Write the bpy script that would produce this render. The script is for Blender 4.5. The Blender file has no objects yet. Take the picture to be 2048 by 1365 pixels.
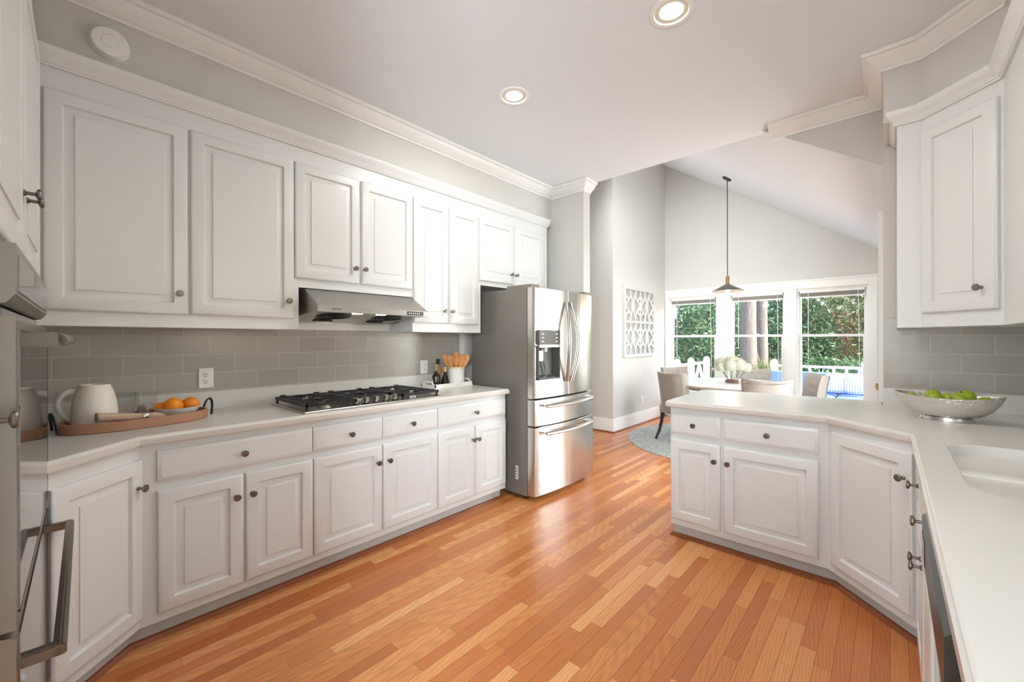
import bpy, bmesh, math, random
from mathutils import Vector, Matrix
PI = math.pi
S = bpy.context.scene
COL = S.collection
random.seed(7)

# ------------------------------------------------------------------ camera
cd = bpy.data.cameras.new('camera'); cam = bpy.data.objects.new('camera', cd); COL.objects.link(cam)
cd.sensor_width = 36.0; cd.lens = 832.0 / 2048 * 36; cd.shift_y = -2.34 / 2048
cd.clip_start = 0.02; cd.clip_end = 300
cam.matrix_world = (Matrix.Translation((0, 0, 1.3147)) @ Matrix.Rotation(0.7373, 4, 'Z')
                    @ Matrix.Rotation(PI / 2, 4, 'X') @ Matrix.Rotation(-0.0014, 4, 'Z'))
S.camera = cam
S.view_settings.view_transform = 'Standard'; S.view_settings.look = 'None'
S.view_settings.gamma = 1; S.view_settings.use_curve_mapping = False
S.view_settings.exposure = 0.54

# ------------------------------------------------------------------ world, sun, daylight
W = bpy.data.worlds.new('sky'); S.world = W; W.use_nodes = True
wn = W.node_tree.nodes; wl = W.node_tree.links
sky = wn.new('ShaderNodeTexSky'); sky.sky_type = 'NISHITA'; sky.sun_disc = False
sky.sun_elevation = math.radians(42); sky.sun_rotation = math.radians(70)
sky.air_density = 1.0; sky.dust_density = 2.0
wn['Background'].inputs[1].default_value = 0.95
wl.new(sky.outputs[0], wn['Background'].inputs[0])

def light(name, kind, loc, energy, color, target=None, size=None, size_y=None, **kw):
    l = bpy.data.lights.new(name, kind); o = bpy.data.objects.new(name, l); COL.objects.link(o)
    l.energy = energy; l.color = color; o.location = loc
    if kind == 'AREA':
        if size_y: l.shape = 'RECTANGLE'; l.size = size; l.size_y = size_y
        else: l.shape = 'DISK'; l.size = size
    for k, v in kw.items(): setattr(l, k, v)
    if target is not None:
        o.rotation_euler = (Vector(target) - Vector(loc)).to_track_quat('-Z', 'Y').to_euler()
    return o
light('sun', 'SUN', (8, 6, 8), 6.0, (1.0, 0.95, 0.88), target=(8 - 0.8, 6.0, 8 - 0.62), angle=0.02)
DAY = (0.88, 0.95, 1.0)
light('door_daylight', 'AREA', (0.42, 4.67, 1.2), 95, DAY, target=(-3, 4.67, 1.2), size=1.7, size_y=2.0)
light('added_nook_fill', 'AREA', (-2.1, 4.35, 3.70), 23, DAY, target=(-1.7, 6.9, 1.9), size=0.9, size_y=0.9, spread=math.radians(100))  # fill lamp under the vault, added to brighten the nook
light('added_side_fill', 'AREA', (0.98, -1.65, 1.65), 265, (0.82, 0.92, 1.0), target=(-3, -0.9, 1.2), size=1.35, size_y=1.15)  # unseen fill added to lift the left cabinets
light('added_side_fill', 'AREA', (0.98, 1.75, 1.75), 7, DAY, target=(-3, 1.75, 1.2), size=1.0, size_y=0.9)  # weak unseen fill added over the sink
light('added_rear_fill', 'AREA', (-1.0, -4.3, 1.50), 85, (0.86, 0.94, 1.0), target=(-1.1, 2, 1.4), size=2.3, size_y=1.5)  # unseen fill added behind the camera

# ------------------------------------------------------------------ materials
def lin(c):
    c = c / 255.0
    return c / 12.92 if c <= 0.04045 else ((c + 0.055) / 1.055) ** 2.4
def rgb(r, g, b): return (lin(r), lin(g), lin(b), 1.0)
MATS = {}
def mat(name, col=(200, 200, 200), rough=0.5, metal=0.0, noise=0.04, nscale=6.0, bump=0.0, bscale=40.0,
        spec=0.5, trans=0.0, ior=1.45, stretch=(1, 1, 1), coat=0.0, sheen=0.0):
    m = bpy.data.materials.new(name); m.use_nodes = True; MATS[name] = m
    n = m.node_tree.nodes; l = m.node_tree.links; p = n['Principled BSDF']
    p.inputs['Roughness'].default_value = rough; p.inputs['Metallic'].default_value = metal
    p.inputs['Specular IOR Level'].default_value = spec; p.inputs['IOR'].default_value = ior
    p.inputs['Transmission Weight'].default_value = trans; p.inputs['Coat Weight'].default_value = coat
    p.inputs['Sheen Weight'].default_value = sheen
    c = rgb(*col)
    tc = n.new('ShaderNodeTexCoord'); mp = n.new('ShaderNodeMapping'); mp.inputs['Scale'].default_value = stretch
    l.new(tc.outputs['Object'], mp.inputs['Vector'])
    nz = n.new('ShaderNodeTexNoise'); nz.inputs['Scale'].default_value = nscale; nz.inputs['Detail'].default_value = 4
    l.new(mp.outputs[0], nz.inputs['Vector'])
    mx = n.new('ShaderNodeMix'); mx.data_type = 'RGBA'
    mx.inputs['A'].default_value = tuple(x * (1 - noise) for x in c[:3]) + (1,)
    mx.inputs['B'].default_value = tuple(min(1, x * (1 + noise)) for x in c[:3]) + (1,)
    l.new(nz.outputs['Fac'], mx.inputs['Factor']); l.new(mx.outputs['Result'], p.inputs['Base Color'])
    if bump:
        nb = n.new('ShaderNodeTexNoise'); nb.inputs['Scale'].default_value = bscale; nb.inputs['Detail'].default_value = 3
        l.new(mp.outputs[0], nb.inputs['Vector'])
        b = n.new('ShaderNodeBump'); b.inputs['Strength'].default_value = bump; b.inputs['Distance'].default_value = 0.01
        l.new(nb.outputs['Fac'], b.inputs['Height']); l.new(b.outputs[0], p.inputs['Normal'])
    return m
def emit(name, col, strength):
    m = bpy.data.materials.new(name); m.use_nodes = True; MATS[name] = m
    p = m.node_tree.nodes['Principled BSDF']
    p.inputs['Base Color'].default_value = rgb(*col)
    p.inputs['Emission Color'].default_value = rgb(*col); p.inputs['Emission Strength'].default_value = strength
    return m

PAINT = mat('cabinet_paint', (222, 223, 222), 0.32, noise=0.015, nscale=3, bump=0.03, bscale=25, stretch=(3, 3, 0.6))
WALLP = mat('greige_wall_paint', (207, 204, 198), 0.7, noise=0.012, bump=0.02, bscale=120)
CEILP = mat('ceiling_paint', (229, 232, 235), 0.8, noise=0.01, bump=0.02, bscale=120)
TRIM = mat('white_trim_paint', (236, 234, 230), 0.3, noise=0.012)
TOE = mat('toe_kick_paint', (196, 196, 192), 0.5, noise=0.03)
SOLID = mat('solid_surface', (214, 210, 204), 0.25, noise=0.02, nscale=3)
STEEL = mat('stainless_steel', (205, 203, 198), 0.24, 1.0, noise=0.03, nscale=2, bump=0.16, bscale=3.0, stretch=(3.0, 3.0, 0.16))
for _n in (STEEL,):
    _t = _n.node_tree.nodes.new('ShaderNodeTangent'); _t.direction_type = 'RADIAL'; _t.axis = 'Z'
    _p = _n.node_tree.nodes['Principled BSDF']; _p.inputs['Anisotropic'].default_value = 0.8; _p.inputs['Anisotropic Rotation'].default_value = 0.25; _n.node_tree.links.new(_t.outputs[0], _p.inputs['Tangent'])
HOODM = mat('range_hood_steel', (172, 168, 162), 0.36, 1.0, noise=0.04, nscale=30, stretch=(12, 1, 1))
OVENM = mat('oven_steel', (158, 153, 145), 0.34, 1.0, noise=0.04, nscale=30, stretch=(1, 1, 12))
OVENH = mat('oven_handle_steel', (122, 116, 108), 0.36, 1.0, noise=0.03)
STEELD = mat('brushed_steel', (188, 185, 180), 0.32, 1.0, noise=0.04, nscale=30, stretch=(1, 1, 12))
STEELH = mat('handle_steel', (190, 186, 179), 0.28, 1.0, noise=0.03)
GREYM = mat('grey_appliance_side', (128, 122, 115), 0.42, 0.25, noise=0.03, bump=0.02, bscale=300)
NICKEL = mat('brushed_nickel', (124, 118, 110), 0.36, 1.0, noise=0.03)
BLACK = mat('black_gloss', (18, 18, 20), 0.15, noise=0.05)
IRON = mat('cast_iron', (34, 34, 35), 0.38, noise=0.1, bump=0.05, bscale=200)
DARKP = mat('dark_plastic', (76, 75, 74), 0.3, noise=0.05)
DGLASS = mat('dark_oven_glass', (60, 57, 54), 0.03, 0.0, noise=0.02, spec=1.0, ior=2.3)
WHITEP = mat('white_plastic', (238, 237, 233), 0.35, noise=0.01)
OAKT = mat('oak_shoe_molding', (142, 80, 42), 0.4, noise=0.25, nscale=14, stretch=(6, 0.6, 6))
TRAYW = mat('tray_wood', (176, 128, 98), 0.55, noise=0.22, nscale=10, stretch=(9, 0.8, 9))
LEATHER = mat('black_leather', (34, 30, 27), 0.5, noise=0.1)
CERAM = mat('cream_stoneware', (234, 226, 212), 0.25, noise=0.03, nscale=4, bump=0.08, bscale=10, stretch=(0.2, 0.2, 9))
CERAMW = mat('white_ceramic', (236, 233, 226), 0.22, noise=0.015)
ORANGE = mat('orange_peel', (236, 140, 32), 0.42, noise=0.22, nscale=7, bump=0.08, bscale=120)
STEMG = mat('green_stem', (92, 100, 40), 0.6, noise=0.15)
LINEN = mat('tan_linen', (196, 168, 142), 0.9, noise=0.06, bump=0.12, bscale=260)
WOODU = mat('beech_wood', (214, 150, 92), 0.5, noise=0.14, nscale=8, stretch=(8, 8, 0.8))
BOTD = mat('dark_bottle_glass', (22, 24, 16), 0.08, noise=0.05, spec=0.8)
OIL = mat('golden_oil', (196, 132, 28), 0.1, noise=0.1, spec=0.8)
LABELM = mat('paper_label', (226, 206, 178), 0.7, noise=0.06)
INK = mat('printed_ink', (30, 30, 30), 0.6, noise=0.02)
CORK = mat('cork', (200, 160, 110), 0.8, noise=0.15, nscale=40)
APPLE = mat('green_apple_skin', (150, 168, 44), 0.28, noise=0.2, nscale=9)
HAMMER = mat('hammered_aluminium', (226, 224, 220), 0.2, 1.0, noise=0.02, bump=0.5, bscale=95)
VELVET = mat('grey_velvet', (164, 156, 148), 0.85, noise=0.07, nscale=14, sheen=0.1)
VELVETB = mat('grey_velvet_back', (168, 154, 144), 0.85, noise=0.08, nscale=10, sheen=0.1)
EBONY = mat('ebony_wood', (34, 32, 28), 0.4, noise=0.1)
NAIL = mat('nailhead_metal', (206, 198, 188), 0.25, 1.0, noise=0.03)
TABLEM = mat('whitewashed_table', (216, 212, 204), 0.35, noise=0.04, nscale=9, stretch=(6, 0.7, 1))
RUGM = mat('faded_rug', (182, 185, 181), 0.95, noise=0.75, nscale=22, bump=0.2, bscale=160)
PETAL = mat('hydrangea_petal', (200, 198, 176), 0.7, noise=0.2, nscale=40)
LEAFG = mat('flower_stem', (70, 88, 44), 0.6, noise=0.2, nscale=30)
BRASS = mat('brass', (172, 146, 98), 0.3, 1.0, noise=0.04)
SHADEM = mat('pendant_grey_enamel', (92, 88, 82), 0.4, 0.3, noise=0.04)
ARTF = mat('fret_whitewash', (204, 203, 200), 0.6, noise=0.1, nscale=22)
ARTB = mat('fret_backing', (172, 170, 167), 0.7, noise=0.05, nscale=9)
ARTE = mat('fret_frame_side', (168, 156, 146), 0.7, noise=0.1, nscale=22)
BLINDM = mat('blind_vinyl', (172, 164, 156), 0.55, noise=0.04)
DECKM = mat('deck_boards', (150, 140, 128), 0.8, noise=0.12, nscale=7, stretch=(12, 0.5, 1))
RAILM = mat('white_rail_paint', (240, 240, 240), 0.5, noise=0.01)
BLUEF = mat('blue_outdoor_fabric', (104, 136, 204), 0.9, noise=0.06, bump=0.1, bscale=200)
BARK = mat('pine_bark', (126, 114, 104), 0.95, noise=0.55, nscale=9, bump=1.0, bscale=9, stretch=(3.5, 3.5, 0.7))
MULCH = mat('pine_straw_ground', (104, 76, 54), 1.0, noise=0.45, nscale=8, bump=0.6, bscale=18)
GRAVEL = mat('gravel_drive', (150, 146, 142), 1.0, noise=0.15, nscale=30)
FENCEM = mat('cedar_fence', (150, 92, 62), 0.9, noise=0.2, nscale=5, stretch=(6, 6, 0.5))
BULB = emit('warm_led', (255, 246, 232), 9.0)
HOODB = emit('hood_led', (255, 244, 226), 12.0)
PEND = emit('pendant_bulb', (255, 240, 215), 9.0)
LITPX = emit('panel_marks', (225, 228, 230), 0.35)

def leafmat(name, c1, c2, c3):
    m = bpy.data.materials.new(name); m.use_nodes = True; n = m.node_tree.nodes; l = m.node_tree.links
    p = n['Principled BSDF']; p.inputs['Roughness'].default_value = 0.5
    g = n.new('ShaderNodeNewGeometry'); r = n.new('ShaderNodeValToRGB')
    r.color_ramp.elements[0].color = rgb(*c1); r.color_ramp.elements[1].color = rgb(*c3)
    e = r.color_ramp.elements.new(0.55); e.color = rgb(*c2)
    l.new(g.outputs['Random Per Island'], r.inputs['Fac']); l.new(r.outputs[0], p.inputs['Base Color'])
    t = n.new('ShaderNodeBsdfTranslucent'); l.new(r.outputs[0], t.inputs[0])
    mx = n.new('ShaderNodeMixShader'); mx.inputs[0].default_value = 0.3
    l.new(p.outputs[0], mx.inputs[1]); l.new(t.outputs[0], mx.inputs[2]); l.new(mx.outputs[0], n['Material Output'].inputs[0])
    return m
LEAF_A = leafmat('holly_leaf', (48, 80, 46), (84, 124, 76), (150, 176, 134))
LEAF_B = leafmat('oak_leaf', (70, 84, 46), (112, 122, 72), (172, 172, 124))
LEAF_C = leafmat('grass_blade', (96, 104, 66), (140, 144, 98), (176, 174, 132))

def glass_pane():
    m = bpy.data.materials.new('window_pane_glass'); m.use_nodes = True; n = m.node_tree.nodes; l = m.node_tree.links
    n.remove(n['Principled BSDF'])
    t = n.new('ShaderNodeBsdfTransparent'); t.inputs[0].default_value = (0.97, 0.98, 0.97, 1)
    g = n.new('ShaderNodeBsdfGlossy'); g.inputs['Roughness'].default_value = 0.01
    fr = n.new('ShaderNodeLayerWeight'); fr.inputs['Blend'].default_value = 0.5
    pw = n.new('ShaderNodeMath'); pw.operation = 'POWER'; pw.inputs[1].default_value = 4.0; l.new(fr.outputs['Facing'], pw.inputs[0])
    ad = n.new('ShaderNodeMath'); ad.operation = 'MULTIPLY_ADD'; ad.inputs[1].default_value = 0.7; ad.inputs[2].default_value = 0.035; l.new(pw.outputs[0], ad.inputs[0])
    mx = n.new('ShaderNodeMixShader'); l.new(ad.outputs[0], mx.inputs[0])
    l.new(t.outputs[0], mx.inputs[1]); l.new(g.outputs[0], mx.inputs[2]); l.new(mx.outputs[0], n['Material Output'].inputs[0])
    return m
PANE = glass_pane()
TUMBLER = glass_pane(); TUMBLER.name = 'clear_tumbler_glass'

def tile_mat(name, axes, ox, oz, bw=0.2470, bh=0.1045, off=0.5, col=(170, 163, 154)):
    m = bpy.data.materials.new(name); m.use_nodes = True; n = m.node_tree.nodes; l = m.node_tree.links
    p = n['Principled BSDF']; p.inputs['Roughness'].default_value = 0.22
    tc = n.new('ShaderNodeTexCoord'); sx = n.new('ShaderNodeSeparateXYZ'); cx = n.new('ShaderNodeCombineXYZ')
    l.new(tc.outputs['Object'], sx.inputs[0])
    def shifted(sock, d):
        a = n.new('ShaderNodeMath'); a.operation = 'ADD'; a.inputs[1].default_value = d; l.new(sock, a.inputs[0]); return a.outputs[0]
    l.new(shifted(sx.outputs[axes[0]], -ox), cx.inputs[0]); l.new(shifted(sx.outputs[axes[1]], -oz), cx.inputs[1])
    b = n.new('ShaderNodeTexBrick'); b.offset = off; b.offset_frequency = 2; b.squash = 1
    for k, v in (('Scale', 1.0), ('Brick Width', bw), ('Row Height', bh), ('Mortar Size', 0.0016), ('Mortar Smooth', 0.2), ('Bias', 0.0)):
        b.inputs[k].default_value = v
    c = rgb(*col)
    b.inputs['Color1'].default_value = tuple(x * 0.95 for x in c[:3]) + (1,)
    b.inputs['Color2'].default_value = tuple(x * 1.06 for x in c[:3]) + (1,)
    b.inputs['Mortar'].default_value = rgb(206, 198, 186)
    l.new(cx.outputs[0], b.inputs['Vector']); l.new(b.outputs['Color'], p.inputs['Base Color'])
    nz = n.new('ShaderNodeTexNoise'); nz.inputs['Scale'].default_value = 9; l.new(tc.outputs['Object'], nz.inputs['Vector'])
    bp = n.new('ShaderNodeBump'); bp.inputs['Strength'].default_value = 0.08; bp.inputs['Distance'].default_value = 0.02
    l.new(nz.outputs['Fac'], bp.inputs['Height'])
    b2 = n.new('ShaderNodeBump'); b2.inputs['Strength'].default_value = 0.6; b2.inputs['Distance'].default_value = 0.002; b2.invert = True
    l.new(b.outputs['Fac'], b2.inputs['Height']); l.new(bp.outputs[0], b2.inputs['Normal']); l.new(b2.outputs[0], p.inputs['Normal'])
    return m

def floor_mat():
    m = bpy.data.materials.new('oak_strip_floor'); m.use_nodes = True; n = m.node_tree.nodes; l = m.node_tree.links
    p = n['Principled BSDF']
    def M(op, a, b=None, c=None):
        x = n.new('ShaderNodeMath'); x.operation = op
        for i, v in enumerate((a, b, c)):
            if v is None: continue
            if isinstance(v, (int, float)): x.inputs[i].default_value = v
            else: l.new(v, x.inputs[i])
        return x.outputs[0]
    tc = n.new('ShaderNodeTexCoord'); sp = n.new('ShaderNodeSeparateXYZ'); l.new(tc.outputs['Object'], sp.inputs[0])
    X, Y = sp.outputs[0], sp.outputs[1]
    row = M('FLOOR', M('DIVIDE', X, 0.0572)); fx = M('FRACT', M('DIVIDE', X, 0.0572))
    w1 = n.new('ShaderNodeTexWhiteNoise'); w1.noise_dimensions = '1D'; l.new(row, w1.inputs['W'])
    yy = M('ADD', M('DIVIDE', Y, 0.72), M('MULTIPLY', w1.outputs['Value'], 7.3))
    pid = M('FLOOR', yy); fy = M('FRACT', yy)
    cb = n.new('ShaderNodeCombineXYZ'); l.new(row, cb.inputs[0]); l.new(pid, cb.inputs[1])
    w2 = n.new('ShaderNodeTexWhiteNoise'); w2.noise_dimensions = '2D'; l.new(cb.outputs[0], w2.inputs['Vector'])
    ramp = n.new('ShaderNodeValToRGB'); e = ramp.color_ramp.elements
    e[0].position = 0.0; e[0].color = rgb(184, 110, 60); e[1].position = 1.0; e[1].color = rgb(224, 164, 108)
    for pos, c in ((0.2, (192, 114, 60)), (0.5, (203, 130, 74)), (0.8, (213, 143, 86))):
        q = e.new(pos); q.color = rgb(*c)
    l.new(w2.outputs['Value'], ramp.inputs['Fac'])
    # grain: long streaks and cathedral rings, shifted per plank
    gv = n.new('ShaderNodeCombineXYZ')
    l.new(M('ADD', M('MULTIPLY', X, 14.0), M('MULTIPLY', w2.outputs['Value'], 31.0)), gv.inputs[0])
    l.new(M('ADD', M('MULTIPLY', Y, 1.1), M('MULTIPLY', w2.outputs['Value'], 17.0)), gv.inputs[1])
    wv = n.new('ShaderNodeTexWave'); wv.wave_type = 'RINGS'; wv.rings_direction = 'Z'
    wv.inputs['Scale'].default_value = 2.6; wv.inputs['Distortion'].default_value = 5.5; wv.inputs['Detail'].default_value = 3
    l.new(gv.outputs[0], wv.inputs['Vector'])
    gs = n.new('ShaderNodeCombineXYZ'); l.new(M('MULTIPLY', X, 260.0), gs.inputs[0]); l.new(M('MULTIPLY', Y, 5.0), gs.inputs[1]); l.new(w2.outputs['Value'], gs.inputs[2])
    nz = n.new('ShaderNodeTexNoise'); nz.inputs['Scale'].default_value = 1.0; nz.inputs['Detail'].default_value = 4; l.new(gs.outputs[0], nz.inputs['Vector'])
    grain = M('ADD', M('MULTIPLY', M('SUBTRACT', wv.outputs['Fac'], 0.5), 0.17), M('MULTIPLY', M('SUBTRACT', nz.outputs['Fac'], 0.5), 0.42))
    seamx = M('MAXIMUM', M('LESS_THAN', fx, 0.018), M('GREATER_THAN', fx, 0.982))
    seam = M('MAXIMUM', seamx, M('LESS_THAN', fy, 0.0022))
    k = M('MULTIPLY', M('ADD', 1.0, grain), M('SUBTRACT', 1.0, M('MULTIPLY', seam, 0.58)))
    mx = n.new('ShaderNodeVectorMath'); mx.operation = 'SCALE'; l.new(ramp.outputs[0], mx.inputs[0]); l.new(k, mx.inputs['Scale'])
    l.new(mx.outputs[0], p.inputs['Base Color'])
    l.new(M('ADD', 0.24, M('MULTIPLY', nz.outputs['Fac'], 0.16)), p.inputs['Roughness'])
    bp = n.new('ShaderNodeBump'); bp.inputs['Strength'].default_value = 0.25; bp.inputs['Distance'].default_value = 0.002
    l.new(M('SUBTRACT', M('MULTIPLY', grain, 0.3), seam), bp.inputs['Height']); l.new(bp.outputs[0], p.inputs['Normal'])
    p.inputs['Coat Weight'].default_value = 0.15; p.inputs['Coat Roughness'].default_value = 0.15
    return m
FLOORM = floor_mat()

def stripe_mat():
    m = bpy.data.materials.new('striped_pillow_fabric'); m.use_nodes = True; n = m.node_tree.nodes; l = m.node_tree.links
    p = n['Principled BSDF']; p.inputs['Roughness'].default_value = 0.9
    tc = n.new('ShaderNodeTexCoord'); wv = n.new('ShaderNodeTexWave'); wv.bands_direction = 'X'
    wv.inputs['Scale'].default_value = 9.0; wv.inputs['Distortion'].default_value = 0.6
    l.new(tc.outputs['Object'], wv.inputs['Vector'])
    r = n.new('ShaderNodeValToRGB'); r.color_ramp.interpolation = 'CONSTANT'
    r.color_ramp.elements[0].color = rgb(240, 240, 236); r.color_ramp.elements[1].color = rgb(140, 160, 196); r.color_ramp.elements[1].position = 0.8
    l.new(wv.outputs['Fac'], r.inputs['Fac']); l.new(r.outputs[0], p.inputs['Base Color'])
    return m
STRIPE = stripe_mat()

# ------------------------------------------------------------------ mesh helpers
def miter(path, closed):
    """left-hand mitre vectors of a 2D path"""
    n = len(path); out = []
    for i in range(n):
        p = Vector(path[i])
        def nrm(a, b):
            d = (Vector(b) - Vector(a)).normalized(); return Vector((-d.y, d.x))
        n1 = nrm(path[i - 1], path[i]) if (closed or i > 0) else None
        n2 = nrm(path[i], path[(i + 1) % n]) if (closed or i < n - 1) else None
        if n1 is None: out.append(n2)
        elif n2 is None: out.append(n1)
        else:
            b = (n1 + n2).normalized(); out.append(b / max(0.2, b.dot(n1)))
    return out
def offset(path, d, closed=True):
    return [tuple(Vector(p) + m * d) for p, m in zip(path, miter(path, closed))]

def spline(pts, n=6, closed=False):
    P = [Vector(p) for p in pts]; out = []
    for i in range(len(P) - 1):
        p0, p1, p2, p3 = P[max(0, i - 1)], P[i], P[i + 1], P[min(len(P) - 1, i + 2)]
        for k in range(n):
            t = k / n
            out.append(0.5 * ((2 * p1) + (p2 - p0) * t + (2 * p0 - 5 * p1 + 4 * p2 - p3) * t * t + (3 * p1 - p0 - 3 * p2 + p3) * t ** 3))
    return [tuple(v) for v in out] + [tuple(P[-1])]
class MB:
    def __init__(s): s.bm = bmesh.new(); s.M = Matrix.Identity(4); s.mi = 0
    def v(s, x, y, z): return s.bm.verts.new(s.M @ Vector((x, y, z)))
    def f(s, vs):
        try:
            fc = s.bm.faces.new(vs); fc.material_index = s.mi; return fc
        except ValueError: return None
    def box(s, x0, x1, y0, y1, z0, z1):
        V = [s.v(x, y, z) for z in (z0, z1) for (x, y) in ((x0, y0), (x1, y0), (x1, y1), (x0, y1))]
        for q in ((3, 2, 1, 0), (4, 5, 6, 7), (0, 1, 5, 4), (1, 2, 6, 5), (2, 3, 7, 6), (3, 0, 4, 7)): s.f([V[i] for i in q])
        return s
    def loft(s, loops, cap0=True, cap1=True, closed=True):
        L = [[s.v(*p) for p in lp] for lp in loops]
        n = len(L[0])
        for a, b in zip(L, L[1:]):
            for i in range(n if closed else n - 1): s.f([a[i], a[(i + 1) % n], b[(i + 1) % n], b[i]])
        if cap0: s.f(list(reversed(L[0])))
        if cap1: s.f(L[-1])
        return L
    def prism(s, poly, z0, z1):
        s.loft([[(x, y, z0) for x, y in poly], [(x, y, z1) for x, y in poly]]); return s
    def prism_y(s, poly, y0, y1):
        s.loft([[(x, y0, z) for x, z in poly], [(x, y1, z) for x, z in poly]]); return s
    def prism_x(s, poly, x0, x1):
        s.loft([[(x0, y, z) for y, z in poly], [(x1, y, z) for y, z in poly]]); return s
    def lathe(s, prof, seg=24, c=(0, 0, 0), cap0=True, cap1=True, sx=1, sy=1):
        s.loft([[(c[0] + r * sx * math.cos(2 * PI * i / seg), c[1] + r * sy * math.sin(2 * PI * i / seg), c[2] + z) for i in range(seg)] for r, z in prof], cap0, cap1)
        return s
    def tube(s, pts, r, seg=10, sc=(1, 1)):
        pts = [Vector(p) for p in pts]; rs = r if isinstance(r, (list, tuple)) else [r] * len(pts)
        t0 = (pts[1] - pts[0]).normalized()
        u = t0.orthogonal().normalized(); loops = []
        for i, p in enumerate(pts):
            a = pts[max(0, i - 1)]; b = pts[min(len(pts) - 1, i + 1)]; t = (b - a).normalized()
            u = (u - t * u.dot(t)); u = u.normalized() if u.length > 1e-6 else t.orthogonal().normalized()
            w = t.cross(u)
            loops.append([tuple(p + (u * math.cos(2 * PI * k / seg) * sc[0] + w * math.sin(2 * PI * k / seg) * sc[1]) * rs[i]) for k in range(seg)])
        s.loft(loops); return s
    def bar(s, a, b, w, h, up=(0, 0, 1)):
        a, b = Vector(a), Vector(b); t = (b - a).normalized(); upv = Vector(up)
        side = t.cross(upv); side = side.normalized() if side.length > 1e-6 else t.orthogonal().normalized()
        u = side.cross(t)
        q = [(-w / 2, -h / 2), (w / 2, -h / 2), (w / 2, h / 2), (-w / 2, h / 2)]
        s.loft([[tuple(p + side * i + u * j) for i, j in q] for p in (a, b)]); return s
    def ball(s, c, r, seg=16, sc=(1, 1, 1)):
        rings = seg // 2; pr = [(r * math.sin(PI * i / rings), -r * math.cos(PI * i / rings)) for i in range(1, rings)]
        top = None
        L = [[s.v(c[0] + q * sc[0] * math.cos(2 * PI * k / seg), c[1] + q * sc[1] * math.sin(2 * PI * k / seg), c[2] + z * sc[2]) for k in range(seg)] for q, z in pr]
        for a, b in zip(L, L[1:]):
            for i in range(seg): s.f([a[i], a[(i + 1) % seg], b[(i + 1) % seg], b[i]])
        lo = s.v(c[0], c[1], c[2] - r * sc[2]); hi = s.v(c[0], c[1], c[2] + r * sc[2])
        for i in range(seg):
            s.f([L[0][(i + 1) % seg], L[0][i], lo]); s.f([L[-1][i], L[-1][(i + 1) % seg], hi])
        return s
    def rects(s, x0, x1, z0, z1, levels):
        """nested rectangles in the xz plane: raised panel; levels = (inset, y)"""
        s.loft([[(x0 + i, y, z0 + i), (x1 - i, y, z0 + i), (x1 - i, y, z1 - i), (x0 + i, y, z1 - i)] for i, y in levels]); return s
    def sweep(s, path, prof, closed=False):
        mt = miter(path, closed)
        loops = [[(p[0] + m.x * d, p[1] + m.y * d, z) for d, z in prof] for p, m in zip(path, mt)]
        if closed: loops.append(loops[0]); s.loft(loops, False, False)
        else: s.loft(loops)
        return s
    def build(s, name, m, parent=None, smooth=35, loc=None, mats=None):
        bmesh.ops.recalc_face_normals(s.bm, faces=s.bm.faces)
        me = bpy.data.meshes.new(name); s.bm.to_mesh(me); s.bm.free()
        for q in (mats or [m]): me.materials.append(q)
        if smooth:
            me.polygons.foreach_set('use_smooth', [True] * len(me.polygons)); me.set_sharp_from_angle(angle=math.radians(smooth))
        o = bpy.data.objects.new(name, me); COL.objects.link(o)
        if parent: o.parent = parent
        if loc: o.location = loc
        return o

def tag(o, label=None, cat=None, group=None, kind=None):
    if label: o['label'] = label
    if cat: o['category'] = cat
    if group: o['group'] = group
    if kind: o['kind'] = kind
    return o
def thing(name, label, cat, loc=(0, 0, 0), rz=0.0, group=None):
    o = bpy.data.objects.new(name, None); COL.objects.link(o); o.empty_display_size = 0.05
    o.location = loc; o.rotation_euler = (0, 0, rz)
    return tag(o, label, cat, group)
def struct(name, mb, m, **kw):
    return tag(mb.build(name, m, **kw), kind='structure')
def copy_tree(o, parent=None):
    c = o.copy(); COL.objects.link(c)
    if parent: c.parent = parent
    for ch in list(o.children): copy_tree(ch, c)
    return c
def rrect(x0, x1, y0, y1, r, n=5):
    P = []
    for cx, cy, a0 in ((x1 - r, y1 - r, 0), (x0 + r, y1 - r, PI / 2), (x0 + r, y0 + r, PI), (x1 - r, y0 + r, 1.5 * PI)):
        for k in range(n + 1):
            a = a0 + PI / 2 * k / n; P.append((cx + r * math.cos(a), cy + r * math.sin(a)))
    return P

# ------------------------------------------------------------------ shell
XW = -2.95; YB = 3.43; XR = 0.74; CZ = 2.88
def vz(x): return 2.893 - 0.669 * (x + 0.727)           # underside of the vaulted ceiling
struct('floor', MB().box(-4.7, 1.0, -4.3, 7.3, -0.12, 0.0), FLOORM)
struct('ceiling', MB().box(-3.15, 1.0, -4.3, 3.63, CZ, CZ + 0.08), CEILP)
vt = MB(); vt.prism_y([(-2.9, vz(-2.9)), (0.2, vz(0.2)), (0.2, vz(0.2) + 0.15), (-2.9, vz(-2.9) + 0.15), (-4.7, vz(-2.9) + 0.15), (-4.7, vz(-2.9))], 3.575, 7.35)
struct('ceiling', vt, CEILP)
struct('wall_left', MB().box(XW - 0.15, XW, -0.9, 3.53, 0, CZ + 0.05), WALLP)
struct('wall_left_return', MB().box(-4.7, -2.245, 3.526, 3.645, 0, CZ), WALLP)
struct('wall_left_soffit', MB().box(XW, -2.64, -0.9, 3.526, 2.50, CZ), WALLP)
struct('wall_hall', MB().box(-4.7, -4.5, 3.64, 5.45, 0, 4.4), WALLP)
struct('wall_nook_left', MB().prism([(-2.89, 5.3), (-2.89, 7.15), (-3.02, 7.15), (-3.02, 5.45), (-4.5, 5.45), (-4.5, 5.3)], 0, 4.40), WALLP)
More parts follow.
